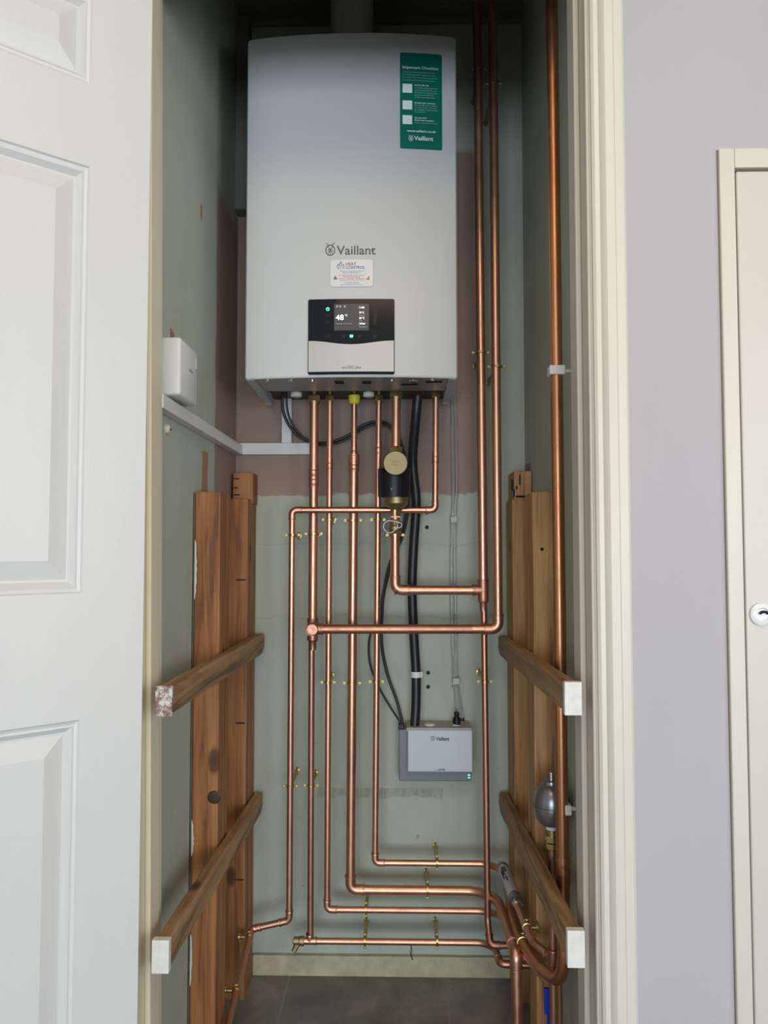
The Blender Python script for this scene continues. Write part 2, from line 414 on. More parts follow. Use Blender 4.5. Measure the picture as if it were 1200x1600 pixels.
# ------------------------------------------------------------------ door 1: moulded panel door standing open
def moulded_door():
    w, h, th = .70, 1.975, .035
    ang = math.radians(41); hx, hy = at(229, 800, FY - .012).x, FY - .020
    ex, ey = Vector((-math.cos(ang), -math.sin(ang), 0)), Vector((math.sin(ang), -math.cos(ang), 0))  # along, towards room
    Z0 = .012
    def W_(t, z, d): return Vector((hx, hy, Z0)) + ex * t + Vector((0, 0, z)) + ey * d
    st = .0885
    cols = [(st, .315), (.385, w - st)]
    zr = [(.20, .842), (1.016, 1.622), (1.742, 1.872)]
    b = NB(); ts = [0, cols[0][0], cols[0][1], cols[1][0], cols[1][1], w]; zs = [0] + [v for r in zr for v in r] + [h]
    grid = {}
    def V(t, z, d=0):
        k = (round(t, 5), round(z, 5), round(d, 5))
        if k not in grid: grid[k] = b.verts.new(W_(t, z, d))
        return grid[k]
    for i in range(len(ts) - 1):
        for j in range(len(zs) - 1):
            if i % 2 == 1 and j % 2 == 1:
                t0, t1, z0, z1 = ts[i], ts[i + 1], zs[j], zs[j + 1]
                ringsx = [(0, 0), (.002, -.003), (.006, -.0045), (.009, -.0035), (.012, -.0065), (.016, -.0105), (.019, -.0105), (.045, -.002)]
                prev = None
                for off, d in ringsx:
                    q = [V(t0 + off, z0 + off, d), V(t1 - off, z0 + off, d), V(t1 - off, z1 - off, d), V(t0 + off, z1 - off, d)]
                    if prev:
                        for k in range(4): b.faces.new((prev[k], prev[(k + 1) % 4], q[(k + 1) % 4], q[k]))
                    prev = q
                b.faces.new(prev)
            else:
                b.faces.new((V(ts[i], zs[j]), V(ts[i + 1], zs[j]), V(ts[i + 1], zs[j + 1]), V(ts[i], zs[j + 1])))
    # back and edges
    bk = [b.verts.new(W_(t, z, -th)) for t, z in ((0, 0), (w, 0), (w, h), (0, h))]
    b.faces.new(bk[::-1])
    for side in ([(t, 0) for t in ts], [(w, z) for z in zs], [(t, h) for t in ts[::-1]], [(0, z) for z in zs[::-1]]):
        a = [V(*p) for p in side]
        f0 = b.verts.new(W_(*side[0], -th)); f1 = b.verts.new(W_(*side[-1], -th)); b.faces.new(a + [f1, f0])
    bmesh.ops.remove_doubles(b, verts=b.verts, dist=1e-6)
    d = struct('door_1', b, M['door']); return d
moulded_door()

# ------------------------------------------------------------------ door 2: small cupboard door on the right
b = NB(); x0 = at(1122, 300, FY).x; zf = at(1140, 235, FY).z
box(b, x0, X2, FY - .007, FY + .05, 0, zf, .002); box(b, X2, X2 + .5, FY - .007, FY + .05, Z2, zf, .002); struct('trim_10', b, M['casing_paint'])
b = NB(); box(b, X2 + .003, X2 + .45, FY - .004, FY + .016, .02, Z2 - .004, .003, 3); d2 = struct('door_2', b, M['cupboard_door'])
box_hole = B(X2, X2 + .5, FY + .03, FY + .05, 0, Z2); o = obj('dark_backing', box_hole, M['hole'], d2)  # near-black sheet standing for the shade behind the door
lc = at(1190, 960, FY - .006)
b = lathe(NB(), [(0, .0165), (.003, .0165), (.0055, .013), (.006, .010), (.004, .0085), (.004, .0)], (lc.x, FY - .004, lc.z), (0, -1, 0)); lk = obj('lock_escutcheon', b, M['white_plastic'], d2, 'white round lock surround', 30)
b = NB(); tube(b, [Vector((lc.x + .006 * math.cos(a) + .002, FY - .0095, lc.z + .004 * math.sin(a))) for a in [math.radians(x) for x in range(10, 190, 20)]], .002, 8)
obj('keyhole', b, M['hole'], lk, 'black keyhole')

# ------------------------------------------------------------------ timber on the side walls
def stud(name, label, x0, x1, y0, y1, z1, m, notch=None, edge=+1):
    t = thing(name, label, 'timber stud', ((x0 + x1) / 2, (y0 + y1) / 2, 0), 'upright timber studs on the cupboard side walls')
    b = NB(); box(b, x0, x1, y0, y1, 0.0, z1, .003, 2)
    if notch:
        z2, dy = notch
        box(b, x0 + .006, x1 + (.003 if edge > 0 else 0), y0 + dy, y1, z1 - .01, z2, .002)
    obj('post', b, m, t)
    return t
LSF = [at(308, 900, X=XL).y, 0]
def stud_dim(px0, px1, side, Yf):   # face x-range at depth Yf
    return at(px0, 900, Yf).x, at(px1, 900, Yf).x
zLn = at(330, 768, -.395).z; zLf = at(370, 779, -.115).z; zLf2 = at(370, 738, -.08).z
t = stud('timber_stud', 'long orange-brown timber stud nearest the open panelled door on the left wall', XL + .002, -.365, -.395, -.31, zLn, M['wood_stud'])
for (px, py, w, h_) in ((309, 890, .005, .12), (309, 1310, .0045, .07), (309, 1500, .004, .10)):   # ragged paint flakes
    p = at(px, py, -.3955); b = NB(); n = 15; L = []; Rr = []
    for k in range(n):
        f = k / (n - 1); z = p.z - h_ / 2 + h_ * f; L.append((XL + .0025, z)); Rr.append((XL + .003 + w * math.sin(math.pi * f) ** .6 * random.uniform(.55, 1.1) + .0006, z))
    for k in range(n - 1):
        q = [b.verts.new((x, -.3957, z)) for x, z in (L[k], Rr[k], Rr[k + 1], L[k + 1])]; b.faces.new(q)
    bmesh.ops.remove_doubles(b, verts=b.verts, dist=1e-5); g_ = bmesh.ops.extrude_face_region(b, geom=b.faces[:]); bmesh.ops.translate(b, verts=[v for v in g_['geom'] if isinstance(v, bmesh.types.BMVert)], vec=(0, .001, 0))
    obj('paint_remnant', b, M['end_paint'], t, 'ragged strip of old white paint')
p = at(334, 1246, -.396); b = lathe(NB(), [(0, .014), (.0018, .011), (.0022, .005), (.0022, 0)], (p.x, -.3945, p.z), (0, -1, 0), 14); obj('knot', b, mat('dark_knot', (.045, .018, .008), .5), t, 'dark wood knot')
t = stud('timber_stud', 'reddish timber stud with saw-cut top in the back left corner', XL + .002, -.365, -.115, -.012, zLf, M['wood_stud'], (zLf2, .045))
for i, (py, a) in enumerate(((748, .15), (762, -.1), (773, .1), (906, .05), (1130, .05), (1375, .08))):
    p = at(366 + (i > 2) * 10, py, -.072 if i < 3 else -.1165); yy = -.0705 if i < 3 else -.1155
    w = (.011, .008, .013, .012, .012, .013)[i]; b = NB()
    box(b, max(p.x - w, XL + .010), min(p.x + w, -.368), yy - .0006, yy + .001, p.z - .0014, p.z + .0014)
    obj('saw_cut', b, M['hole'], t, 'dark saw cut')
zRf = at(808, 780, -.115).z; zRf2 = at(808, 738, -.08).z; zRn = at(845, 768, -.395).z
t = stud('timber_stud', 'pale timber stud with notched top block in the back right corner', .267, XR - .002, -.115, -.012, zRf, M['wood_stud_light'], (zRf2, .003), -1)
b = NB()
for px, py, w, h_ in ((800, 758, .0022, .013), (803, 770, .0018, .009), (812, 750, .0018, .012), (813, 776, .011, .0025), (807, 762, .002, .004)):
    p = at(px, py, -.1105); b = B(p.x - w, p.x + w, -.1128, -.110, p.z - h_, p.z + h_); obj('gouge', b, M['hole'], t, 'dark gouge')
t = stud('timber_stud', 'wide pale timber stud directly behind the thick front copper riser', .267, XR - .002, -.395, -.31, zRn, M['wood_stud_light'])
for (px, py, r) in ((847, 858, .0042),):
    p = at(px, py, -.3955); b = lathe(NB(), [(0, r), (.0012, r * .7), (.0012, 0)], (p.x if p.x > .28 else .285, -.3945, p.z), (0, -1, 0), 12)
obj('nail_hole', b, M['hole'], t, 'dark nail hole')

def rail(label, x0, x1, a, bk, endm, endlabel, bevel_back=False, chamfer=.0):
    """a = (y, ztop, zbot) at the front; bk the same at the back"""
    t = thing('batten', label, 'wooden batten', ((x0 + x1) / 2, a[0], a[2]), 'sloping and level battens on the studs')
    b = NB(); N = 26; rings = []
    for i in range(N + 1):
        f = i / N; y = a[0] + (bk[0] - a[0]) * f; zt_ = a[1] + (bk[1] - a[1]) * f; zb = a[2] + (bk[2] - a[2]) * f
        j = .0009; rr = lambda: random.uniform(-j, j)
        c = .0035
        if i == N and bevel_back: zb += .014
        rings.append([b.verts.new(v) for v in ((x0 + rr(), y, zb + c), (x0 + c, y, zb), (x1 - c, y, zb), (x1 + rr(), y, zb + c), (x1 + rr(), y, zt_ - c), (x1 - c, y, zt_ + rr()), (x0 + c, y, zt_ + rr()), (x0 + rr(), y, zt_ - c))])
    for p, q in zip(rings, rings[1:]):
        for k in range(8): b.faces.new((p[k], p[(k + 1) % 8], q[(k + 1) % 8], q[k]))
    b.faces.new(rings[0][::-1]); b.faces.new(rings[-1]); obj('bar', b, M['wood_rail'], t)
    b = NB(); box(b, x0 - .0015, x1 + .0015, a[0] - .0022, a[0] + (.004 if 'scraped' in endlabel else .010), a[2] - .0015, a[1] + .0015, .001)
    obj('painted_end', b, endm, t, endlabel)
    return t
RX0, RX1 = .2435, .266
LX0, LX1 = -.3635, -.341
YF = -.80
def fr(px, py, Y, X): p = at(px, py, Y); return p.z
rail('upper left brown batten with scraped end sticking out past the cream lining', LX0, LX1, (YF, fr(250, 1073, YF, 0), fr(250, 1118, YF, 0)), (-.02, fr(404, 990, -.02, 0), fr(404, 1021, -.02, 0)), M['end_scraped'], 'scraped end with traces of white paint', True)
rail('lower left brown batten climbing to the back wall, cream-painted end', LX0, LX1, (YF, fr(250, 1470, YF, 0), fr(250, 1519, YF, 0)), (-.02, fr(400, 1238, -.02, 0), fr(400, 1268, -.02, 0)), M['end_paint'], 'cream painted end', True)
rail('upper right brown batten with white-painted end under the copper elbow', RX0, RX1, (YF, fr(896, 1067, YF, 0), fr(896, 1116, YF, 0)), (-.02, fr(785, 993, -.02, 0), fr(785, 1023, -.02, 0)), M['end_paint'], 'white painted end', True)
rail('lower right brown batten with white-painted end, in front of the grey vessel pipe', RX0, RX1, (YF, fr(896, 1455, YF, 0), fr(896, 1510, YF, 0)), (-.02, fr(790, 1238, -.02, 0), fr(790, 1268, -.02, 0)), M['end_paint'], 'white painted end', True)

# ------------------------------------------------------------------ boiler
BX, BZ0, BZ1 = -.1022, None, None
BW = .2205
def front(x): return -.341 + .018 * ((x - BX) / .22) ** 2
BZ0 = at(549, 589, -.339).z; BZ1 = at(549, 49, -.341).z
BXL, BXR = at(384, 300, -.325).x, at(714, 300, -.325).x
BX = (BXL + BXR) / 2; BW = (BXR - BXL) / 2
boiler = thing('boiler', 'white wall-hung combi boiler with black display panel and green sticker', 'boiler', (BX, -.17, BZ0))
def plan(inset=0, n=28):
    x0, x1 = BX - BW + inset, BX + BW - inset; P = [(x1, -.004 - inset), (x0, -.004 - inset)]; r = .006
    P.append((x0, front(x0) + r + inset))
    for k in range(n + 1):
        x = x0 + r * .5 + (x1 - x0 - r) * k / n
        P.append((x, front(x) + inset + (r * .25 if k in (0, n) else 0)))
    P.append((x1, front(x1) + r + inset)); return P
b = NB()
lv = [(BZ0, .002), (BZ0 + .003, 0), (BZ1 - .006, 0), (BZ1 - .002, .002), (BZ1, .006)]
rings = [[b.verts.new((x, y, z)) for x, y in plan(i)] for z, i in lv]
inn = [b.verts.new((x, y, BZ0)) for x, y in plan(.010)]; inn2 = [b.verts.new((x, y, BZ0 + .022)) for x, y in plan(.010)]
allr = [inn2, inn] + rings
for rg_ in (inn2, inn, rings[0], rings[1]):
    for v in rg_[:2]: v.co.z = BZ0 + .0225
for p, q in zip(allr, allr[1:]):
    n = len(p)
    for k in range(n): b.faces.new((p[k], p[(k + 1) % n], q[(k + 1) % n], q[k]))
b.faces.new(rings[-1]); b.faces.new(inn2[::-1])
obj('casing', b, M['boiler'], boiler, None, 30)
# underside: front plate with punched openings, side flanges, rear chassis
b = NB(); box(b, BX - BW + .012, BX + BW - .012, -.315, -.175, BZ0 + .004, BZ0 + .008, .001)
under = obj('base_plate', b, M['galv'], boiler, 'grey galvanised underside plate')
b = NB()
for px, py, w, d_ in ((530, 598, .010, .012), (573, 598, .010, .012), (640, 601, .018, .008), (678, 597, .018, .008)):
    p = at(px, py, Z=BZ0 + .003); obj('cut_out', B(p.x - w, p.x + w, p.y - d_, p.y + d_, BZ0 + .0025, BZ0 + .0045, bev=.0008), M['hole'], under, 'dark punched opening')
b = NB()
for px, py, r in ((418, 594, .007), (455, 594, .009), (488, 594, .004), (612, 594, .004), (646, 595, .010), (676, 593, .006)):
    p = at(px, py, Z=BZ0 + .003); obj('screw', lathe(NB(), [(0, r), (.004, r * .8), (.005, 0)], (p.x, p.y, BZ0 + .004), (0, 0, -1), 14), M['chrome'], under, 'steel screw')
for sx in (-1, 1):
    b = NB(); x = BX + sx * (BW - .0105)
    poly = [(-.312, BZ0 - .0005), (-.09, BZ0 - .007), (-.078, BZ0 - .010), (-.078, BZ0 + .02), (-.312, BZ0 + .02)]
    a = [b.verts.new((x - .008, y, z)) for y, z in poly]; c = [b.verts.new((x + .008, y, z)) for y, z in poly]
    for k in range(5): b.faces.new((a[k], a[(k + 1) % 5], c[(k + 1) % 5], c[k]))
    b.faces.new(a[::-1]); b.faces.new(c); obj('side_flange', b, M['boiler_side'], boiler, 'grey folded side flange')
b = NB(); box(b, BX - BW + .014, BX + BW - .014, -.175, -.004, BZ0 + .018, BZ0 + .021); obj('chassis', b, M['black_plastic'], boiler, 'dark rear chassis')

# decals follow the curved front
def face_at(px, py): p = at(px, py, -.341); return p
def bend(bm, off, x_of=None):
    for v in bm.verts: v.co.y = front(v.co.x) - off - v.co.y
def rrect(x0, x1, z0, z1, r, y0, y1, nx=10):
    """rounded rect slab in XZ; y0..y1 = heights above the surface (later bent)"""
    bm = NB(); pts = []
    for cx, cz, a0 in ((x1 - r, z1 - r, 0), (x0 + r, z1 - r, 90), (x0 + r, z0 + r, 180), (x1 - r, z0 + r, 270)):
        for k in range(6): a = math.radians(a0 + 18 * k); pts.append((cx + r * math.cos(a), cz + r * math.sin(a)))
    ins = (y1 - y0) * .3
    f = [bm.verts.new((x, y0, z)) for x, z in pts]; t = [bm.verts.new((x, y1, z)) for x, z in pts]
    n = len(pts)
    for k in range(n): bm.faces.new((f[k], f[(k + 1) % n], t[(k + 1) % n], t[k]))
    bm.faces.new(t); bm.faces.new(f[::-1])
    for k in range(1, nx):
        x = x0 + (x1 - x0) * k / nx
        bmesh.ops.bisect_plane(bm, geom=bm.verts[:] + bm.edges[:] + bm.faces[:], plane_co=(x, 0, 0), plane_no=(1, 0, 0))
    return bm
def polyslab(pts, y0, y1, nx=1):
    bm = NB(); f = [bm.verts.new((x, y0, z)) for x, z in pts]; t = [bm.verts.new((x, y1, z)) for x, z in pts]; n = len(pts)
    for k in range(n): bm.faces.new((f[k], f[(k + 1) % n], t[(k + 1) % n], t[k]))
    bm.faces.new(t); bm.faces.new(f[::-1])
    x0, x1 = min(p[0] for p in pts), max(p[0] for p in pts)
    for k in range(1, nx):
        bmesh.ops.bisect_plane(bm, geom=bm.verts[:] + bm.edges[:] + bm.faces[:], plane_co=(x0 + (x1 - x0) * k / nx, 0, 0), plane_no=(1, 0, 0))
    return bm
def text_bm(s, x, z, h, width=None, align='LEFT', bold=0.0, y0=0.0):
    """text in the XZ plane; h = capital height; width = force total width; height stored in y"""
    cu = bpy.data.curves.new('t', 'FONT'); cu.body = s; cu.size = 1; cu.align_x = 'LEFT'; cu.offset = bold; cu.resolution_u = 3
    o = bpy.data.objects.new('t', cu); COL.objects.link(o)
    bpy.context.view_layer.update()
    me = bpy.data.meshes.new_from_object(o.evaluated_get(bpy.context.evaluated_depsgraph_get()))
    bpy.data.objects.remove(o); bpy.data.curves.remove(cu)
    bm = NB(); bm.from_mesh(me); bpy.data.meshes.remove(me)
    xs = [v.co.x for v in bm.verts]; lo, hi = min(xs), max(xs); k = h / .70
    kx = k if width is None else width / (hi - lo)
    wd = (hi - lo) * kx; dx = {'LEFT': 0, 'CENTER': -wd / 2, 'RIGHT': -wd}[align]
    for v in bm.verts: v.co = Vector((x + dx + (v.co.x - lo) * kx, y0, z + v.co.y * k))
    return bm
def circ(cx, cz, rx, rz, n=20, a0=0, a1=360): return [(cx + rx * math.cos(math.radians(a0 + (a1 - a0) * k / n)), cz + rz * math.sin(math.radians(a0 + (a1 - a0) * k / n))) for k in range(n + (0 if a1 - a0 == 360 else 1))]
def stroke(bm, pts, w, y0, y1, closed=False):
    n = len(pts); segs = n if closed else n - 1
    for i in range(segs):
        a, c = Vector(pts[i]), Vector(pts[(i + 1) % n]); d = (c - a)
        if d.length < 1e-9: continue
        d.normalize(); q = Vector((-d.y, d.x)) * w / 2; e = d * w * .3
        P = [a - e + q, a - e - q, c + e - q, c + e + q]
        merge(bm, polyslab([(p.x, p.y) for p in P], y0, y1))
def hare_badge(cx, cz, h, y):
    """oval ring with two ears and a small inner figure"""
    bm = NB(); w = h * .36
    stroke(bm, circ(cx, cz - h * .06, w, h * .42, 22), h * .075, y, y + .0003, True)
    for s in (-1, 1):
        stroke(bm, [(cx + s * w * .25, cz + h * .30), (cx + s * w * .55, cz + h * .42), (cx + s * w * .95, cz + h * .52)], h * .05, y, y + .0003)
        stroke(bm, [(cx + s * w * .45, cz + h * .22), (cx + s * w * .12, cz + h * .02), (cx + s * w * .12, cz - h * .12), (cx + s * w * .45, cz - h * .30)], h * .05, y, y + .0003)
        stroke(bm, [(cx + s * w * .30, cz - h * .02), (cx + s * w * .5, cz - h * .12)], h * .05, y, y + .0003)
    stroke(bm, [(cx, cz + h * .06), (cx, cz - h * .38)], h * .05, y, y + .0003)
    return bm
def on_front(name, bm, mt, parent, off=.0006, label=None):
    bend(bm, off); return obj(name, bm, mt, parent, label)
E = -.341
def fx(px, py): p = at(px, py, front(BX + (px - 549) / 745)); return p.x, p.z
# maker's name
x0, z0 = fx(526, 398); x1, _ = fx(587, 398); _, zt = fx(540, 384)
b = text_bm('Vaillant', x0, z0, zt - z0, x1 - x0, bold=.012); merge(b, hare_badge(fx(516, 391)[0], fx(516, 390)[1], .0265, 0)); on_front('lettering', b, M['print_grey'], boiler, label='grey maker name and badge')
# green checklist sticker
gx0, gz1 = fx(625, 82); gx1, gz0 = fx(691, 235)
gs = on_front('checklist_sticker', rrect(gx0, gx1, gz0, gz1, .004, 0, .0004), M['sticker_green'], boiler, .0004, 'dark green checklist sticker')
def gline(s, px, py, h, wpx, bold=0, align='LEFT'):
    x, z = fx(px, py); s1, _ = fx(px + wpx, py); return text_bm(s, x, z, h, s1 - x, bold=bold)
on_front('sticker_title', gline('Important Checklist', 629, 107, .0062, 56, .01), M['print_white'], gs, .0011, 'white sticker heading')
on_front('sticker_web_address', gline('www.vaillant.co.uk', 636, 206, .0052, 45, .012), M['print_white'], gs, .0011, 'white web address')
b = gline('Vaillant', 647, 219, .0093, 30, .014); merge(b, hare_badge(fx(642, 216)[0], fx(642, 216)[1], .0125, 0)); on_front('sticker_logo', b, M['print_white'], gs, .0011, 'white maker name')
b = NB()
for i, (s, py) in enumerate((('Scan the QR code', 134), ('Register your guarantee', 161.5), ('Get your boiler', 185), ('Smart Home connection', 188.7))):
    merge(b, gline(s, 648, py, .0028, [22, 32, 19, 30][i], .02))
for py in (131, 157, 180):   # blank square backings (left empty)
    x, z = fx(629, py); x2, z2 = fx(644, py + 14.5); merge(b, polyslab([(x, z2), (x2, z2), (x2, z), (x, z)], 0, .0002))
on_front('sticker_subheading', b, M['print_white'], gs, .0011, 'white subheadings and blank squares')
PARA = {}
for s, px, py, w in (('Thank you for choosing Vaillant. To get', 629, 113, 50), ('your boiler guarantee registered in time', 629, 117.2, 51), ('the quickest way, we can please request you', 629, 121.4, 54), ('yourself with the following information', 629, 125.6, 51),
                     ('to validate boiler guarantee', 648, 138, 36), ('terms and conditions and', 648, 141.8, 34), ('the full list of requirements,', 648, 145.4, 36), ('guidelines to both and', 648, 149, 29), ('complete your benchmark.', 648, 152.6, 32),
                     ('Scan the QR code to register', 648, 165, 36), ('your guarantee. This must', 648, 168.6, 35), ('be validated within 30 days', 648, 172.2, 36), ('of installation', 648, 175.6, 17), ('Scan the QR to find out how', 648, 192.6, 36)):
    merge(PARA.setdefault((px > 640) + (py > 160) + (py > 180), NB()), gline(s, px, py, .0024, w, .004))
for b in PARA.values(): on_front('small_print', b, M['print_pale'], gs, .0011, 'pale small print')
# heating firm's sticker
hx0, hz1 = fx(516, 406); hx1, hz0 = fx(583, 448)
o = on_front('installer_sticker', rrect(hx0 - .0008, hx1 + .0008, hz0 - .0008, hz1 + .0008, .008, 0, .0004), M['sticker_edge'], boiler, .0004, 'white installer sticker with thin grey edge')
hs = on_front('sticker_face', rrect(hx0, hx1, hz0, hz1, .007, 0, .0003), M['sticker_white'], o, .0009)
b = NB(); on_front('sticker_heading', gline('HEAT', 540.5, 415, .0062, 16, .02), M['print_red'], o, .0014, 'red heading')

for i, (s, py, w) in enumerate((('Gas Safe Registered Installers', 431.2, 41), ('Free Quotes & Advice', 433.8, 26), ('Boilers, Cylinders, Radiators', 436.2, 40), ('Landlord Gas Safety Servicing', 438.6, 36))):
    x, z = fx(549.5, py); k = fx(549.5 + w, py)[0] - x; merge(b, text_bm(s, x, z, .0024, k, 'CENTER', .006))
on_front('sticker_red_print', b, M['print_red'], o, .0014, 'red lettering')
b = NB(); merge(b, gline('CONTROL', 540.5, 420.5, .0062, 30, .02))
for s, py, w in (('Domestic Heating Specialists', 424.6, 37), ('Repair & Maintenance', 427.3, 28), ('Call 07000 000 000', 443, 22), ('www.heatcontrol.co.uk', 445.8, 35)):
    x, z = fx(549.5, py); k = fx(549.5 + w, py)[0] - x; merge(b, text_bm(s, x, z, .0024, k, 'CENTER', .006))
on_front('sticker_blue_print', b, M['print_blue'], o, .0014, 'blue lettering')
b = NB(); cx, cz = fx(532.5, 415.5)
stroke(b, [(cx - .004, cz - .007), (cx - .008, cz - .002), (cx - .006, cz + .003), (cx - .0035, cz + .001), (cx, cz + .0085), (cx + .003, cz + .003), (cx + .007, cz + .001), (cx + .007, cz - .006)], .0011, 0, .0003)
on_front('flame_emblem', b, M['print_black'], o, .0014, 'black flame outline')
b = NB(); stroke(b, [(cx - .002, cz - .007), (cx - .002, cz - .002), (cx + .001, cz + .001), (cx + .004, cz - .003), (cx + .004, cz - .007)], .0009, 0, .0003); on_front('flame_core', b, M['print_blue'], o, .0014)
x, z = fx(524, 437); b = polyslab([(x - .0045, z), (x + .0045, z), (x, z + .0085)], 0, .0003); on_front('green_triangle', b, M['print_green'], o, .0014, 'green triangle')
x, z = fx(575, 437); b = polyslab([(x - .0045, z), (x + .0035, z - .001), (x + .003, z + .008)], 0, .0003); on_front('gold_triangle', b, M['print_gold'], o, .0014, 'gold triangle')
# control panel
cx0, cz1 = fx(482, 469); cx1, cz0 = fx(616.5, 585.5)
b = rrect(cx0, cx1, cz0, cz1, .004, -.002, .004, 12); panel = on_front('control_panel', b, M['black_gloss'], boiler, 0, 'black glossy control panel')
wave = []
N = 20
wz = fx(549, 532)[1]; wd = fx(549, 539)[1] - wz
for k in range(N + 1):
    f = k / N; wave.append((cx0 + .0015 + (cx1 - cx0 - .003) * f, fx(549, 533.3)[1] + (math.cos((f - .5) * 2 * math.pi) * .5 + .5) * wd * .85))
zb = fx(549, 581.5)[1]
b = polyslab([(wave[0][0], zb), (wave[-1][0], zb)] + wave[::-1], .0035, .007, 10); flap = on_front('lower_flap', b, M['silver'], panel, 0, 'silver-grey wavy flap')
x, z = fx(549.5, 577); b = text_bm('ecoTEC plus', x, z, .0055, fx(564.5, 577)[0] - fx(535, 577)[0], 'CENTER', .004); on_front('model_lettering', b, M['print_black'], flap, .0074, 'small dark lettering')
sx0, sz1 = fx(522.5, 476); sx1, sz0 = fx(576.5, 517)
b = rrect(sx0, sx1, sz0, sz1, .0006, 0, .0005, 4); scr = on_front('display_screen', b, M['screen'], panel, .0041, 'lit grey display')
b = NB()
on_front('temperature_digits', gline('48', 524.8, 501.2, .0115, 12.5, .012), M['screen_text'], scr, .0050, 'large white digits'); merge(b, gline('°C', 539, 495.5, .0042, 4, .01))
for s, px, py, w in (('11:05', 561.5, 483, 8), ('70 °C', 561.5, 491, 7.5), ('60 °C', 561.5, 499.5, 8), ('1.8 bar', 561.5, 508, 9.5)): merge(b, gline(s, px, py, .0042, w, .014))
on_front("display_digits", b, M['screen_text'], scr, .0050, 'white display digits')
b = NB()
for s, px, py, w in (('Heating: Hot mode', 524.8, 507.5, 25), ('Heating', 561.5, 494.5, 8), ('DHW', 561.5, 503, 5), ('Pressure', 561.5, 512.5, 12)): merge(b, gline(s, px, py, .0026, w, .01))
for px in (527, 532, 539): x, z = fx(px, 480); on_front('display_icon', polyslab(circ(x, z, .0022, .0026, 8), 0, .0002), M['screen_dim'], scr, .0050)
on_front('display_small_text', b, M['screen_dim'], scr, .0050, 'dim display text')
b = NB(); x, z = fx(512.5, 484); stroke(b, circ(x, z, .0033, .0033, 16), .0012, 0, .0003, True); merge(b, polyslab(circ(x, z + .001, .0009, .0018, 8), 0, .0003)); on_front('power_light', b, M['led'], panel, .0042, 'lit green power ring')
b = NB(); x, z = fx(549.3, 526); merge(b, rrect(x - .0034, x + .0034, z - .0029, z + .0029, .0006, 0, .0003, 1)); on_front('status_light', b, M['led'], panel, .0042, 'lit green square')
b = NB()
for px, py in ((512.5, 494), (512.5, 504), (513, 526), (537, 526), (562, 526), (586, 526)): x, z = fx(px, py); on_front('touch_key', polyslab(circ(x, z, .0042, .0042, 16), 0, .0002), M['touch'], panel, .0042, 'faint touch key')
x, z = fx(586.5, 495); merge(b, rrect(x - .0035, x + .0035, z - .018, z + .018, .0034, 0, .0002, 1)); on_front('touch_slider', b, M['touch'], panel, .0042, 'faint upright touch slider')
# boiler connection nuts and caps
def nut(px, r, zt, label='brass connection nut', m='brass', Y=-.1, h=.016):
    x = at(px, 620, Y).x; b = hexnut(NB(), (x, Y, zt - h), (0, 0, 1), r * 1.5, h); lathe(b, [(-.006, r * 1.15), (0, r * 1.15)], (x, Y, zt - h), (0, 0, 1), 20)
    lathe(b, [(0, r * .9), (.03, r * .9)], (x, Y, zt - h), (0, 0, 1), 16)
    return obj('connection_nut', b, M[m], boiler, label)
YP = -.10
ZN = BZ0 + .010
nut(491, .011, ZN); nut(515.5, .0075, ZN); nut(553.5, .009, ZN + .002); nut(592, .0075, ZN); nut(619, .011, ZN, Y=-.15); nut(681, .0075, ZN + .004, Y=-.122)
for px in (463, 576):
    p = at(px, 617, YP - .02); b = lathe(NB(), [(0, .009), (.002, .0135), (.012, .0135), (.014, .009)], (p.x, p.y, p.z - .006), (0, 0, 1), 18); lathe(b, [(0, .0055), (.03, .0055)], (p.x, p.y, p.z), (0, 0, 1), 12); obj('blanking_cap', b, M['white_plastic'], boiler, 'pale plastic cap', 30)
# flue
p = at(550, 30, -.17); b = NB(); lathe(b, [(0, .0505), (.28, .0505)], (p.x, -.17, BZ1 - .004), (0, 0, 1), 40)
lathe(b, [(0, .056), (.018, .056), (.020, .0505)], (p.x, -.17, BZ1 - .003), (0, 0, 1), 40)
tag(obj('flue_pipe', b, M['flue'], None, None, 35), 'grey flue pipe rising from the boiler top into the ceiling', 'flue pipe')

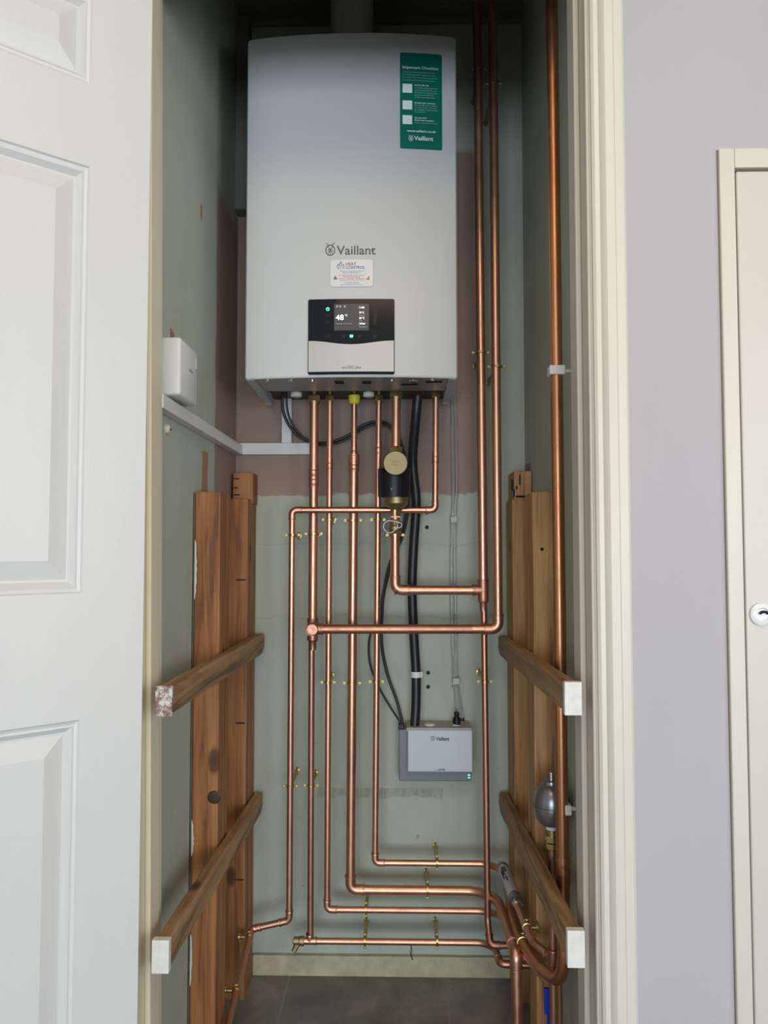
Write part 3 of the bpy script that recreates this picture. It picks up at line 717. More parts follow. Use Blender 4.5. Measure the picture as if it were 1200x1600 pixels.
# ------------------------------------------------------------------ pipes
PR = {15: .0075, 22: .011}
def sleeve(bm, a, c, r, rim=True):
    a, c = Vector(a), Vector(c); d = (c - a).normalized(); L = (c - a).length; e = min(.0035, L * .2)
    if rim: lathe(bm, [(0, r * 1.03), (0, r * 1.17), (e, r * 1.17), (e + .0008, r * 1.11), (L - e - .0008, r * 1.11), (L - e, r * 1.17), (L, r * 1.17), (L, r * 1.03)], a, d, 24)
    else: lathe(bm, [(0, r), (0, r * 1.12), (L, r * 1.12), (L, r)], a, d, 24)
    return bm
def pipe(label, pts, size, elbows=(), bends={}, coup=(), m='copper', extra=None, ends=None, tight=1.25):
    r = PR[size] if size in PR else size
    pts = [Vector(p) for p in pts]
    t = thing('copper_pipe', label, 'copper pipe', pts[-1] if pts[-1].z < pts[0].z else pts[0], 'copper pipework')
    rad = [bends.get(i, r * tight * 1.3) for i in range(len(pts))]
    b = tube(NB(), fillet(pts, rad), r, 24); obj('pipe', b, M[m], t, None, 50)
    for i in elbows:
        p, a, c = pts[i], (pts[i - 1] - pts[i]).normalized(), (pts[i + 1] - pts[i]).normalized()
        L = r * 3.1; la = min(L, (pts[i - 1] - pts[i]).length * .8); lc_ = min(L, (pts[i + 1] - pts[i]).length * .8)
        path = fillet([p + a * la, p, p + c * lc_], [0, r * tight * 1.3, 0], 10)
        b = tube(NB(), path, r * 1.13, 24, cap=True)
        sleeve(b, p + a * la, p + a * (la - r * .45), r * 1.08); sleeve(b, p + c * lc_, p + c * (lc_ - r * .45), r * 1.08)
        obj('elbow', b, M['copper_dull'] if m != 'copper' else M[m], t, None, 40)
    for (i, f, *k) in coup:
        p = pts[i].lerp(pts[i + 1], f); d = (pts[i + 1] - pts[i]).normalized(); L = k[0] if k else r * 1.6
        b = sleeve(NB(), p - d * L, p - d * .0006, r * 1.0); sleeve(b, p + d * .0006, p + d * L, r * 1.0); obj('coupling', b, M[m], t, None, 40)
    return t
def tee(t, p, d_run, d_branch, r, m='copper_dull', r2=None, r3=None):
    """tee fitting as a part of pipe t"""
    p = Vector(p); d, q = Vector(d_run).normalized(), Vector(d_branch).normalized(); L = r * 2.3
    r3 = r3 or r
    b = tube(NB(), [p - d * L, p + d * L], r * 1.13, 24); sleeve(b, p - d * L, p - d * (L - r * .6), r * 1.06); sleeve(b, p + d * L, p + d * (L - r * .6), r * 1.06)
    tube(b, [p, p + q * L], r3 * 1.13, 24); sleeve(b, p + q * L, p + q * (L - r * .6), r3 * 1.06)
    if r2:  # reducer below
        lathe(b, [(0, r * 1.12), (r * .6, r2 * 1.2), (r * 2.2, r2 * 1.18), (r * 2.2, r2)], p + d * L, d, 24)
    return obj('tee', b, M[m], t, None, 40)
ZT = BZ0 + .004

# 1 discharge pipe: boiler right -> across -> down left -> floor left
Yd = -.124
p0 = at(681, 622, Yd); p1 = at(680, 797, Yd); p2 = at(456.5, 797, Yd); p3 = at(452, 1438, Yd)
p0.z = ZT; p4 = at(401, 1446, -.11); p4.y = -.128
p5 = at(359, 1590, X=-.348); 
p6 = p5 + Vector((0, -.13, -.03)); p7 = Vector((p6.x, p6.y - .02, FZ))
p4.x = -.347
pp1 = pipe('thin copper pipe stepping left below the filter then down the far left', [p0, p1, p2, p3, p4, p5, p6, p7], 15, (1, 2, 3, 4, 6), {}, [(0, .55)], 'copper')
# 2 flow pipe with tee
p0 = at(491, 620, YP); p0.z = ZT; p1 = at(488.5, 983, YP)
q2 = pipe('fattest left copper pipe from the boiler ending at the forward-facing tee', [p0, p1], 22, (), {}, [(0, .35, .022)], 'copper')
tp = at(488.5, 983, YP); YC = -.168
tee(q2, tp, (0, 0, -1), (0, -1, 0), .011, r2=.0075)
p1b = at(487, 1003, YP); p2b = at(485, 1468, YP)
tq = pipe('thin copper pipe dropping from the tee to the drain cock run', [p1b, p2b], 15, (), {}, [], 'copper_dull')
# crossover y=983
a = at(488.5, 983, YC); a0 = Vector((a.x, YP - .005, a.z)); c = at(778.5, 983, YC); r2_top = at(770, 22, -.15); r2_top.z = CZ
c2 = at(776, 573, YC)
qx = pipe('long horizontal copper pipe crossing in front of all the verticals', [a + Vector((.004, 0, 0)), c - Vector((.012, 0, 0))], 22, (), {}, [], 'copper_dull')
b = lathe(NB(), [(0, .0125), (.058, .0125), (.058, .0142), (.078, .0142), (.081, .0125), (.0815, .0085), (.0805, 0)], (a.x, YP - .002, a.z), (0, -1, 0), 32)
sleeve(b, a + Vector((.008, 0, 0)), a + Vector((.024, 0, 0)), .0115); obj('elbow', b, M['copper_dull'], qx, None, 35)
top2 = at(770, 28, YC); dirr = (top2 - c).normalized(); top2 = c + (top2 - c) * ((CZ - c.z) / (top2.z - c.z))
r2 = pipe('right-hand riser of the pair going to the ceiling, ending in an elbow', [top2, c, c - Vector((.06, 0, 0))], 22, (1,), {}, [], 'copper')
# riser 1 with tee at 930
YR = -.138
tt = at(755, 922, YR); top1 = at(746, 28, YR); top1 = tt + (top1 - tt) * ((CZ - tt.z) / (top1.z - tt.z))
r1 = pipe('left-hand riser of the pair going to the ceiling, teed beside the filter pipe', [top1, tt], 22, (), {}, [], 'copper')
tee(r1, tt, (0, 0, -1), (-1, 0, 0), .011, r2=.0075)
b1 = at(756, 950, YR); b2 = at(762, 1440, YR); b2b = at(766, 1477, YR - .03)
b3 = at(798, 1477, YR - .03)
pipe('thin copper pipe continuing down below the riser tee on the right', [b1, b2, b2b, b3], 15, (2,), {1: .04}, [], 'copper_dull')
# 3
p0 = at(515.5, 620, YP); p0.z = ZT; p1 = at(511, 1421, YP)
PY3 = p1
def Zc(p): return p.z
z3 = p1.z
k1 = at(762, 1421, YP); k2 = Vector((.243, -.34, z3 + .045)); k3 = Vector((.262, -.44, .262)); k4 = Vector((.288, -.585, .262))
p3_end = [p0, p1, Vector((.232, YP, z3)), Vector((.246, -.33, z3 + .03)), Vector((.255, -.41, z3 + .045)), Vector((.272, -.488, z3 + .05))]
pipe('thin copper pipe second from left, sweeping forward low at the right', p3_end, 15, (1,), {2: .06, 3: .05, 4: .05}, [(0, .135)], 'copper')
# 4 gas / 22 with reducer on top
p0 = at(553.5, 620, YP); p0.z = ZT; pm = at(553, 714, YP); p1 = at(547.5, 1390, YP)
Z4 = p1.z; p4a = Vector((.222, YP, Z4)); p4b = Vector((.232, -.363, Z4 - .005)); p4c = Vector((.234, -.366, FZ))
pipe('short thin copper pipe from the yellow-taped gas fitting to a reducer', [p0, pm], 15, (), {}, [(0, .93, .012)], 'copper')
q4 = pipe('thick copper pipe third from left, elbowed right and sweeping forward to the floor', [pm, p1, p4a, p4b, p4c], 22, (1, 3), {2: .075}, [], 'copper')
b = sleeve(NB(), pm + Vector((0, 0, .006)), pm - Vector((0, 0, .016)), .0118); sleeve(b, pm - Vector((0, 0, .0165)), pm - Vector((0, 0, .035)), .0112); obj('reducer', b, M['copper'], q4, None, 40)
gp = at(553.5, 632, YP); b = NB(); lathe(b, [(-.004, .0078), (-.001, .0118), (.004, .0135), (.016, .0145), (.018, .0142), (.019, .008)], (gp.x, YP, gp.z - .002 + .006), (0, 0, 1), 18)
tag(obj('yellow_tape', b, M['yellow'], None, None, 30), 'yellow jointing tape wrapped round the gas connection under the boiler', 'tape')
# 5
p0 = at(592, 620, YP); p0.z = ZT; p1 = at(586, 1348, YP); Z5 = p1.z
h5 = Vector((.233, YP, Z5)); i0 = Vector((.236, -.165, Z5)); i1 = Vector((.244, -.335, Z5)); i2 = Vector((.250, -.46, Z5)); i3 = Vector((.28, -.50, Z5)) 
q5 = pipe('thin copper pipe right of the thick one, turning right above the others', [p0, p1, h5, i1, i2, Vector((.279, -.498, Z5 - .01))], 15, (1,), {2: .055, 3: .03, 4: .02}, [(0, .115)], 'copper')
# scale inhibitor
sa = at(785, 1364, X=.238); sb = at(809, 1420, X=.245)
sa, sb = Vector((.2375, sa.y, Z5)), Vector((.2445, sb.y, Z5))
inh = thing('scale_inhibitor', 'silver cylindrical scale inhibitor in the low pipe by the right battens', 'water filter', sa)
d = (sb - sa); L = d.length; r = .0135
b = lathe(NB(), [(0, .0082), (.006, .0105), (.008, r), (.022, r), (.0225, r * .95), (L - .032, r * .95), (L - .0315, r), (L - .012, r), (L - .008, .0105), (L, .0085)], sa, d, 28); obj('body', b, M['vessel'], inh, None, 35)
b = lathe(NB(), [(.024, r * .95), (.024, r * 1.0), (L - .034, r * 1.0), (L - .034, r * .95)], sa, d, 28); lab = obj('label', b, M['foil'], inh, 'silver printed label', 35)
b = NB(); dn = d.normalized(); u_, v_ = Vector((-1, 0, 0)), Vector((0, 0, 1))
for k, (t0, t1, an) in enumerate(((.035, .075, 52), (.035, .062, 75), (.082, .105, 60), (.05, .09, 35))):
    for q in range(3):
        A = math.radians(an + q * 5); n_ = u_ * math.cos(A) + v_ * math.sin(A); tube(b, [sa + dn * t0 + n_ * r * 1.01, sa + dn * t1 + n_ * r * 1.01], .0006 + .0007 * (k == 0), 5)
obj('print_lines', b, M['print_black'], lab, 'dark print')
obj('end_nut', hexnut(NB(), sb - dn * .004, dn, .0115, .012), M['chrome'], inh, 'steel end nut'); obj('end_nut', hexnut(NB(), sa - dn * .008, dn, .0115, .010), M['chrome'], inh, 'steel end nut')
# drain run y=1470
dz = at(485, 1470, YP); e0 = at(466, 1470, YP)
g1 = Vector((.218, YP, dz.z)); g2 = at(777, 1506, YP - .09); g3 = g2 + Vector((.066, -.004, 0))
g2 = Vector((.222, -.185, dz.z - .003)); g3 = Vector((.288, -.19, dz.z - .003))
qd = pipe('lowest horizontal copper pipe with a brass drain cock at its left end', [e0, g1, g2, g3], 15, (2,), {1: .06}, [], 'copper')
tee(qd, at(484, 1470, YP), (1, 0, 0), (0, 0, 1), .0075, 'copper')
dc = at(462, 1470, YP); b = lathe(NB(), [(0, .006), (.002, .0095), (.014, .0095), (.016, .011), (.026, .011), (.027, .008)], dc - Vector((.006, 0, 0)), (1, 0, 0), 16)
nk = obj('drain_cock', b, M['brass_dull'], qd, 'brass drain cock', 35)
b = NB(); tube(b, [dc + Vector((.006, 0, -.004)), dc + Vector((-.004, -.006, -.022))], [.0068, .0058], 12); obj('drain_spout', b, M['brass_dull'], nk)
# front riser (thick, warm light put into its copper colour) at the right
YQ = -.575
f0 = at(862, 0, YQ); f1 = at(880, 1400, YQ); dv = (f1 - f0); fT = f0 - dv * .05; fB = f1 + dv * ((at(886, 1541, YQ).z - f1.z) / dv.z)
fT = f0 + dv * ((CZ - f0.z) / dv.z)
q = pipe('warm-lit orange-brown copper riser full height nearest the right-hand door frame', [fT, fB, at(846, 1514, -.46), at(812, 1466, -.33), at(800, 1430, -.22), Vector((.254, -.10, Z4 + .012)), Vector((.254, -.004, Z4 + .012))], 22, (), {1: .075, 2: .06, 3: .1, 4: .08, 5: .05}, [], 'copper_warm')
b = NB(); 
for py in (1338, 1356, 1372):
    p = at(880, py, YQ); p = f0 + dv * ((p.z - f0.z) / dv.z); dd = dv.normalized(); sleeve(b, p, p + dd * .010, .0108, False)
obj('coupling', b, M['copper_warm'], q, None, 40)
# shock arrestor vessel and its pipe
VX, VY = .2795, -.50
vz0 = at(857, 1290, VY).z; vz1 = at(857, 1222, VY).z; vm = at(857, 1259, VY).z; R = .0335
ves = thing('expansion_vessel', 'small grey metal pressure vessel, half hidden by the front copper riser', 'pressure vessel', (VX, VY, vz0))
H1, H2 = vz1 - vm, vm - vz0
b = lathe(NB(), [(0, .012)] + [(H2 - H2 * math.cos(a) * 1.0 * .98, .009 + (R - .009) * math.sin(a) ** .8) for a in [math.radians(x) for x in range(8, 90, 8)]] + [(H2 - .002, R), (H2 - .0015, R + .002), (H2 + .0025, R + .002), (H2 + .003, R)] +
          [(H2 + .003 + (H1 - .003) * math.sin(a), max(.0165, R * math.cos(a) ** .75)) for a in [math.radians(x) for x in range(5, 88, 7)]] + [(H2 + H1 + .003, .016), (H2 + H1 + .004, .012)], (VX, VY, vz0), (0, 0, 1), 40)
obj('shell', b, M['vessel'], ves, None, 30)
b = lathe(NB(), [(0, .005), (.004, .005), (.005, .0035), (.012, .0035), (.013, .0045), (.016, .0045), (.0165, .002)], (VX, VY, vz1 + .002), (0, 0, 1), 14); obj('air_valve', b, M['chrome'], ves, 'chrome valve stem')
b = lathe(NB(), [(0, .011), (.006, .011)], (VX, VY, vz0 - .006), (0, 0, 1), 20); obj('ptfe_wrap', b, M['white_plastic'], ves, 'white thread tape')
b = NB(); lathe(b, [(0, .0085), (.014, .0085)], (VX, VY, vz0 - .020), (0, 0, 1), 20); hexnut(b, (VX, VY, vz0 - .030), (0, 0, 1), .0125, .012); hexnut(b, (VX, VY, vz0 - .042), (0, 0, 1), .0115, .010); obj('brass_union', b, M['brass'], ves, 'brass union nuts')
qv = pipe('thin copper pipe below the grey vessel running down behind the batten to the floor', [(VX, VY, vz0 - .038), (VX, VY, FZ)], 15, (), {}, [], 'copper_dull')
tee(qv, (VX, VY, Z5 - .008), (0, 0, 1), Vector((-.6, .8, 0)), .0075, 'copper_dull')
# filter pipe
YFp = -.15
p0 = at(619, 620, YFp); p0.z = ZT; pf = at(617.5, 922, YR)
px_ = at(618, 840, YFp); mid = Vector((pf.x, YR, pf.z))
mid.x = px_.x - .001
qf = pipe('thick copper pipe carrying the brass filter, elbowed right to the riser', [p0, Vector((mid.x, YR - .012, px_.z)), Vector((mid.x, YR, pf.z)), Vector((tt.x - .02, YR, pf.z))], 22, (2,), {}, [(2, .0, .001)], 'copper')
# ------------------------------------------------------------------ magnetic filter and valve
FX = at(619, 740, YFp).x; zz = lambda py: at(618, py, YFp).z
YV = YFp + .002
fil = thing('magnetic_filter', 'brass system filter with round brass face and black collar in the centre', 'system filter', (FX, YV, zz(808)))
b = NB(); hexnut(b, (FX, YV, zz(707)), (0, 0, 1), .0165, zz(698) - zz(707)); lathe(b, [(0, .013), (.012, .013)], (FX, YV, zz(712)), (0, 0, 1), 24)
obj('union_nut', b, M['brass'], fil); obj('union_nut', hexnut(NB(), (FX, YV, zz(807)), (0, 0, 1), .0135, zz(795) - zz(807)), M['brass'], fil)
b = lathe(NB(), [(0, .010), (zz(797) - zz(802), .013), (zz(794) - zz(802), .018), (zz(788) - zz(802), .0262), (zz(787) - zz(802), .0278), (zz(780) - zz(802), .0278), (zz(735) - zz(802), .0272), (zz(712) - zz(802), .022), (zz(707) - zz(802), .014)], (FX, YV, zz(802)), (0, 0, 1), 36)
body = obj('body', b, M['brass_dull'], fil, None, 35)
FR = (zz(705.5) - zz(742.5)) / 2; fc = at(618, 724, YFp - .05)
b = lathe(NB(), [(0, FR * .92), (.045, FR * .92), (.047, FR), (.056, FR), (.058, FR - .0015), (.058, 0)], (fc.x, YV, fc.z), (0, -1, 0), 40); face = obj('round_cap', b, M['brass_cap'], fil, 'round brushed brass cap', 35)
b = NB()
for i, s in enumerate(('System', 'Filter')): merge(b, text_bm(s, fc.x, fc.z + .002 - i * .008, .005, None, 'CENTER', .01, 0))
for v in b.verts: v.co.y = YV - .0583
obj('embossed_text', b, mat('engraved_brass', (.22, .16, .07), .5, .8), face)
# black collar: arc band round the body with a scooped top edge
b = NB(); n = 44; rings = []
cx_ = at(616, 756, YFp).x; zbL, ztL = zz(776), zz(733)
for k in range(n + 1):
    a = math.radians(-180 + 360 * k / n); sx, sy = math.sin(a), -math.cos(a)
    xx = sx * .0385; dipz = max(0, sy) if False else 0
    yy = -math.cos(a) * .045
    front_f = max(0.0, math.cos(a))
    zt_ = ztL - .0 - (math.sqrt(max(0, 1 - (xx / .029) ** 2)) * .015 if abs(xx) < .029 and front_f > 0 else 0)
    zb_ = zbL - front_f * .003
    rings.append([b.verts.new((cx_ + xx, YV + yy, zb_)), b.verts.new((cx_ + xx, YV + yy, zt_)), b.verts.new((cx_ + xx * .82, YV + yy * .82, zt_)), b.verts.new((cx_ + xx * .82, YV + yy * .82, zb_))])
for p_, q_ in zip(rings, rings[1:]):
    for k in range(4): b.faces.new((p_[k], p_[(k + 1) % 4], q_[(k + 1) % 4], q_[k]))
collar = obj('magnet_collar', b, M['black_plastic'], fil, 'black plastic magnet collar', 35)
b = text_bm('V', at(611.5, 765, -.196).x, at(611, 766, -.196).z, .006, None, 'CENTER', .0)
for v in b.verts: v.co.y = YV - .0445 - .0006
obj('collar_mark', b, M['pump_top'], collar, 'pale letter mark')
val = thing('isolating_valve', 'brass isolating valve with white plastic tag loop under the filter', 'valve', (mid.x, YFp, zz(834)))
VXc = mid.x + .0006
b = NB(); lathe(b, [(0, .013), (.004, .0135), (.006, .0155), (.014, .0155), (.016, .0135), (.021, .0145), (.027, .013)], (VXc, YV, zz(832)), (0, 0, 1), 24); hexnut(b, (VXc, YV, zz(834)), (0, 0, 1), .0165, .007)
vb = obj('valve_body', b, M['brass_dull'], val, None, 35)
vc = at(618.5, 817, YFp - .02); b = lathe(NB(), [(0, .0085), (.008, .0085), (.009, .006), (.0085, 0)], (vc.x, YFp - .012, vc.z), (0, -1, 0), 22); obj('valve_spindle', b, M['brass_cap'], val)
b = NB(); box(b, vc.x - .001, vc.x + .001, YFp - .0215, YFp - .0205, vc.z - .004, vc.z + .004); ringt(b, (vc.x, YFp - .021, vc.z), (0, 1, 0), .0062, .0007, 20, 6); obj('spindle_slot', b, M['hole'], val, 'dark slot')
b = NB(); lp = [at(*p, YFp - .028) for p in ((622, 820), (619, 826), (611, 832.5), (604, 831), (599.5, 825), (600.5, 818), (606, 814), (613, 814), (620, 815.5), (627, 818), (627, 823), (621, 825))]
tube(b, catmull(lp, 6), .0011, 8); obj('tag_loop', b, M['white_plastic'], val, 'white plastic loop', 50)
b = NB(); bb = at(618, 807, YFp - .02); box(b, bb.x - .010, bb.x + .011, YFp - .02, YFp - .017, bb.z - .002, bb.z + .0005); obj('lever_stub', b, M['brass_dull'], val)

# ------------------------------------------------------------------ brass pipe clips
CG = 'brass pipe clips'
def clip(p, axis, wall, size, label, up=None, m='brass', wall_y=None, plate=True):
    """ring round a pipe at p; axis along pipe; wall = unit vector to the wall; standoff to wall_y"""
    r = PR[size]; p = Vector(p); ax = Vector(axis).normalized(); w = Vector(wall).normalized(); lat = ax.cross(w).normalized()
    t = thing('pipe_clip', label, 'pipe clip', p, CG)
    b = NB(); pts = []
    for k in range(29):
        a = 2 * math.pi * k / 28; pts.append((a))
    rg = []
    for a in pts:
        o_ = lat * math.cos(a) + w * math.sin(a); rg.append([b.verts.new(p + o_ * rr_ + ax * s) for rr_, s in ((r, -.0028), (r + .0018, -.0024), (r + .0018, .0024), (r, .0028))])
    for u_, v_ in zip(rg, rg[1:]):
        for k in range(4): b.faces.new((u_[k], u_[(k + 1) % 4], v_[(k + 1) % 4], v_[k]))
    for s in (-1, 1):   # lugs
        c0 = p + lat * s * (r + .0005); c1 = p + lat * s * (r + .0075)
        tube(b, [c0, c1], [.0019, .0019], 8); lathe(b, [(-.0018, .0031), (.0018, .0031)], c1, w, 12)
    obj('band', b, M[m], t, None, 40)
    for s in (-1, 1):
        c1 = p + lat * s * (r + .0075); b = lathe(NB(), [(0, .0024), (.0012, .0021), (.0016, .0010), (.0016, 0)], c1 - w * .0022, -w, 10); obj('screw', b, M[m], t, None, 40)
    if plate:
        L = abs(((Vector((0, wall_y, 0)) - Vector((0, p.y, 0))).dot(w)) if wall_y is not None else 0) or plate
        b = tube(NB(), [p + w * (r + .0012), p + w * (L - .001)], .0042, 10); upv = up if up is not None else lat
        c = p + w * L; lathe(b, [(0, .0075), (.0025, .0066), (.003, .004)], c, -w, 16)
        for s in (-1, 1): tube(b, [c + Vector(upv) * s * .004 - w * .0015, c + Vector(upv) * s * .0095 - w * .0015], .0028, 8)
        obj('backplate', b, M[m], t, None, 40)
    return t
Yv = Vector((0, 1, 0))
vert = [
    (457, 836, Yd, 15, 'brass clip on the far-left thin pipe just under its top elbow'), (490, 834, YP, 22, 'brass clip on the thick leftmost boiler pipe, upper wall'),
    (514.5, 812, YP, 15, 'brass clip high on the second pipe from the left at the green paint line'), (551.5, 813, YP, 22, 'brass clip high on the thick third boiler pipe'),
    (590.5, 812, YP, 15, 'brass clip just left of the valve with white loop'), (512.5, 1066, YP, 15, 'brass clip at mid height on the second pipe from left'),
    (550, 1067, YP, 22, 'brass clip at mid height on the thick third pipe'), (588, 1065, YP, 15, 'brass clip at mid height beside the thin black cables'),
    (757.5, 1065, YR, 15, 'brass clip on the thin right pipe above the white pump'), (453.5, 1228, Yd, 15, 'brass clip low on the far-left thin pipe'),
    (486, 1227, YP, 15, 'brass clip low on the pipe second from left, under the tee'), (751, 551, YR, 22, 'dark brass clip on the left ceiling riser beside the boiler bottom'),
    (776, 573, YC, 22, 'dark brass clip on the right ceiling riser near boiler bottom'), (748, 108, YR, 22, 'dark brass clip at the top of the left ceiling riser'),
    (771, 131, YC, 22, 'dark brass clip at the top of the right ceiling riser')]
for px, py, Y, s, lb in vert: clip(at(px, py, Y), (0, 0, 1), Yv, s, lb, up=(0, 0, 1), wall_y=0.0, m='brass_dull' if 'dark' in lb else 'brass')
p = at(618, 836, YR - .012); clip(Vector((mid.x, YR - .011, p.z)), (0, 0, 1), Yv, 22, 'brass clip directly below the valve with the white loop', up=(0, 0, 1), wall_y=0.0)
horiz = [(683, 1348, YP, 15, 'brass clip on the topmost low horizontal pipe below the pump'), (668, 1390, YP, 22, 'brass clip on the thick low horizontal pipe'),
         (572, 1421, YP, 15, 'brass clip on the third low horizontal pipe, near its elbow'), (570, 1470, YP, 15, 'left brass clip on the lowest horizontal pipe'),
         (683, 1470, YP, 15, 'right brass clip on the lowest horizontal pipe')]
for px, py, Y, s, lb in horiz: clip(at(px, py, Y), (1, 0, 0), Yv, s, lb, up=(0, 0, 1), wall_y=0.0)
# clips on pipes running forward along the side walls
dl = (p5 - p4).normalized()
for f, lb in ((.10, 'brass clip on the forward-running left pipe, far one by the back stud'), (.72, 'brass clip on the forward-running left pipe, near the floor')):
    pp = p4.lerp(p5, f); clip(pp, dl, (-1, 0, 0), 15, lb, up=(0, 0, 1), plate=.024 if f < .5 else .024)
dd5 = (i2 - i1).normalized(); clip(i1.lerp(i2, .55), dd5, (1, 0, 0), 15, 'brass ring clip just past the silver inhibitor', up=(0, 0, 1), plate=.021)
ca, cb = at(812, 1466, -.33), at(846, 1514, -.46); clip(ca.lerp(cb, .16), (cb - ca), (1, 0, 0), 22, 'brass ring clip below the inhibitor on the sweeping end of the front riser', up=(0, 0, 1), plate=.020)

# white plastic clips on the front riser
for py, lb in ((580, 'upper white plastic clip holding the front copper riser to the frame'), (1263, 'lower white plastic clip beside the grey vessel')):
    p = at(870, py, YQ); c = f0 + dv * ((p.z - f0.z) / dv.z)
    t = thing('plastic_pipe_clip', lb, 'pipe clip', c, 'white plastic clips on the front riser')
    b = NB()
    box(b, c.x - .0145, c.x + .0135, c.y - .014, c.y + .012, c.z - .0085, c.z + .0085, .002) if py < 1000 else box(b, c.x + .003, c.x + .0145, c.y - .0135, c.y + .012, c.z - .0085, c.z + .0085, .002)
    obj('clip_body', b, M['white_plastic'], t)
    b = NB(); box(b, c.x + .013, XR - .003, c.y - .003, c.y + .003, c.z - .003, c.z + .003, .0008); lathe(b, [(0, .010), (.0035, .0085), (.004, .003)], (XR, c.y, c.z), (-1, 0, 0), 16)
    obj('clip_stem', b, M['white_plastic'], t)

# ------------------------------------------------------------------ drain hose, clear tube, cables
def run(name, label, cat, pts, r, m, k=8, n=14, extra=None):
    b = tube(NB(), catmull(pts, k), r, n); o = obj(name, b, M[m], None, None, 60); return tag(o, label, cat)
pz = [at(653, 612, -.11)] + [at(x, y, Y) for x, y, Y in ((650, 650, -.10), (645, 720, -.055), (650, 775, -.045), (650, 800, -.04), (646, 860, -.04), (644, 920, -.04), (646, 980, -.04), (650, 1053, -.042), (650, 1100, -.05), (648, 1134, -.055))]
pz[0].z = BZ0 + .006
run('drain_hose', 'black rubber condensate hose from the boiler down to the white pump', 'hose', pz, .0117, 'black_rubber')
for (x, y, lb) in ((653, 797, 'upper white clip round the black hose, near the filter'), (650.5, 1053.5, 'lower white clip round the black hose, above the pump')):
    c = at(x, y, -.041); b = NB(); lathe(b, [(-.007, .0120), (-.007, .0134), (.007, .0134), (.007, .0120)], c, (0, 0, 1), 24); box(b, c.x + .004, c.x + .0155, c.y - .006, 0, c.z - .007, c.z + .007, .001)
    tag(obj('hose_clip', b, M['white_plastic'], None, None, 35), lb, 'hose clip', 'white hose clips')
for k, dx in enumerate((-3, 3)):
    pts = [at(x + dx * s, y, -.018) for x, y, s in ((709, 600, .6), (710, 680, 1), (711, 760, .9), (709, 812, .7), (708, 880, .9), (709, 960, 1), (711, 1030, .8), (712.5, 1063, .6), (713, 1090, .5 if k else .1), (713.5, 1116, .5 if k else 0))]
    if k: pts = pts[:8] + [at(717, 1085, -.016), at(722, 1112, -.012)]
    else: pts.append(at(713.5, 1121, -.03))
    run('clear_tube', ('clear vinyl tube entering the black valve on the pump', 'second clear vinyl tube running right alongside, nearer the corner')[1 - (1 - k)] if True else '', 'tube', pts, .0042 if not k else .0034, 'tube')
for x, y, lb in ((709, 812, 'upper small grey clip on the clear tube'), (712.5, 1064, 'lower small grey clip on the clear tube')):
    c = at(x, y, -.018); b = box(NB(), c.x - .0085, c.x + .0085, -.025, -.0, c.z - .008, c.z + .008, .0015); tag(obj('tube_clip', b, M['grey_clip']), lb, 'tube clip', 'grey tube clips')
c1 = [at(*p) for p in ((442, 612, -.06), (442, 640, -.05), (452, 665, -.045), (470, 684, -.04), (495, 692, -.035), (520, 690, -.035), (545, 680, -.035), (565, 666, -.035), (585, 659, -.035), (605, 662, -.035), (622, 680, -.035), (634, 720, -.030), (638, 770, -.020), (637, 800, -.02), (630, 835, -.02), (612, 880, -.02), (601, 920, -.02), (597, 960, -.02), (597, 1010, -.02), (606, 1055, -.02), (620, 1095, -.025), (629, 1130, -.035))]
run('power_cable', 'black cable looping under the boiler and down to the pump, longer one', 'cable', c1, .0036, 'black_rubber')
c2 = [at(*p) for p in ((447, 612, -.06), (450, 645, -.055), (460, 668, -.05), (478, 686, -.045), (500, 695, -.042), (530, 691, -.042), (556, 677, -.042), (585, 662, -.042), (610, 668, -.042), (627, 690, -.040), (634, 730, -.035), (634, 800, -.028), (624, 840, -.028), (607, 885, -.028), (598, 930, -.028), (590, 965, -.028), (579, 990, -.025), (576, 1015, -.02), (580, 1045, -.02), (597, 1083, -.02), (612, 1108, -.03), (627, 1131, -.042))]
run('sensor_cable', 'thin black cable bowing out left before reaching the pump', 'cable', c2, .0026, 'black_rubber')
c3_ = [at(*p) for p in ((642, 1476, -.006), (643, 1485, -.008), (642, 1492, -.012), (645, 1500, -.018))]
run('wire_stub', 'short black wire poking out above the back skirting', 'wire', c3_, .0012, 'black_rubber')

# ------------------------------------------------------------------ condensate pump
px0, px1 = at(623, 1180, -.055).x, at(736, 1180, -.055).x; pz0, pz1 = at(680, 1220, -.055).z, at(680, 1139, -.055).z
pump = thing('condensate_pump', 'small white and blue-grey condensate pump box on the back wall', 'condensate pump', ((px0 + px1) / 2, -.04, pz0))
b = NB(); box(b, px0, px1, -.060, -.0, pz0, pz1 - .001, .003); obj('pump_body', b, M['pump_grey'], pump, 'blue-grey body')
qx0, qx1 = at(637, 1180, -.085).x, at(738.5, 1180, -.085).x; qz0, qz1 = at(680, 1206.5, -.085).z, at(680, 1141, -.085).z
b = NB(); box(b, qx0, qx1, -.085, -.058, qz0, qz1, .003); cov = obj('pump_cover', b, M['pump_white'], pump, 'white front cover')
b = NB(); box(b, at(634, 1135, -.04).x, at(736, 1135, -.05).x, -.080, 0, pz1 - .002, qz1 + .0045, .0035); obj('pump_lid', b, M['pump_top'], pump, 'pale grey lid')
zt = qz1 + .0045
b = NB()
for x in (648, 671.5, 713): c = at(x, 1133, -.05); obj('grommet', lathe(NB(), [(0, .013 if x < 700 else .010), (.004, .012 if x < 700 else .009), (.004, 0)], (c.x, -.05, zt - .001), (0, 0, 1), 22), M['white_plastic'], pump, 'white rubber grommet', 30)
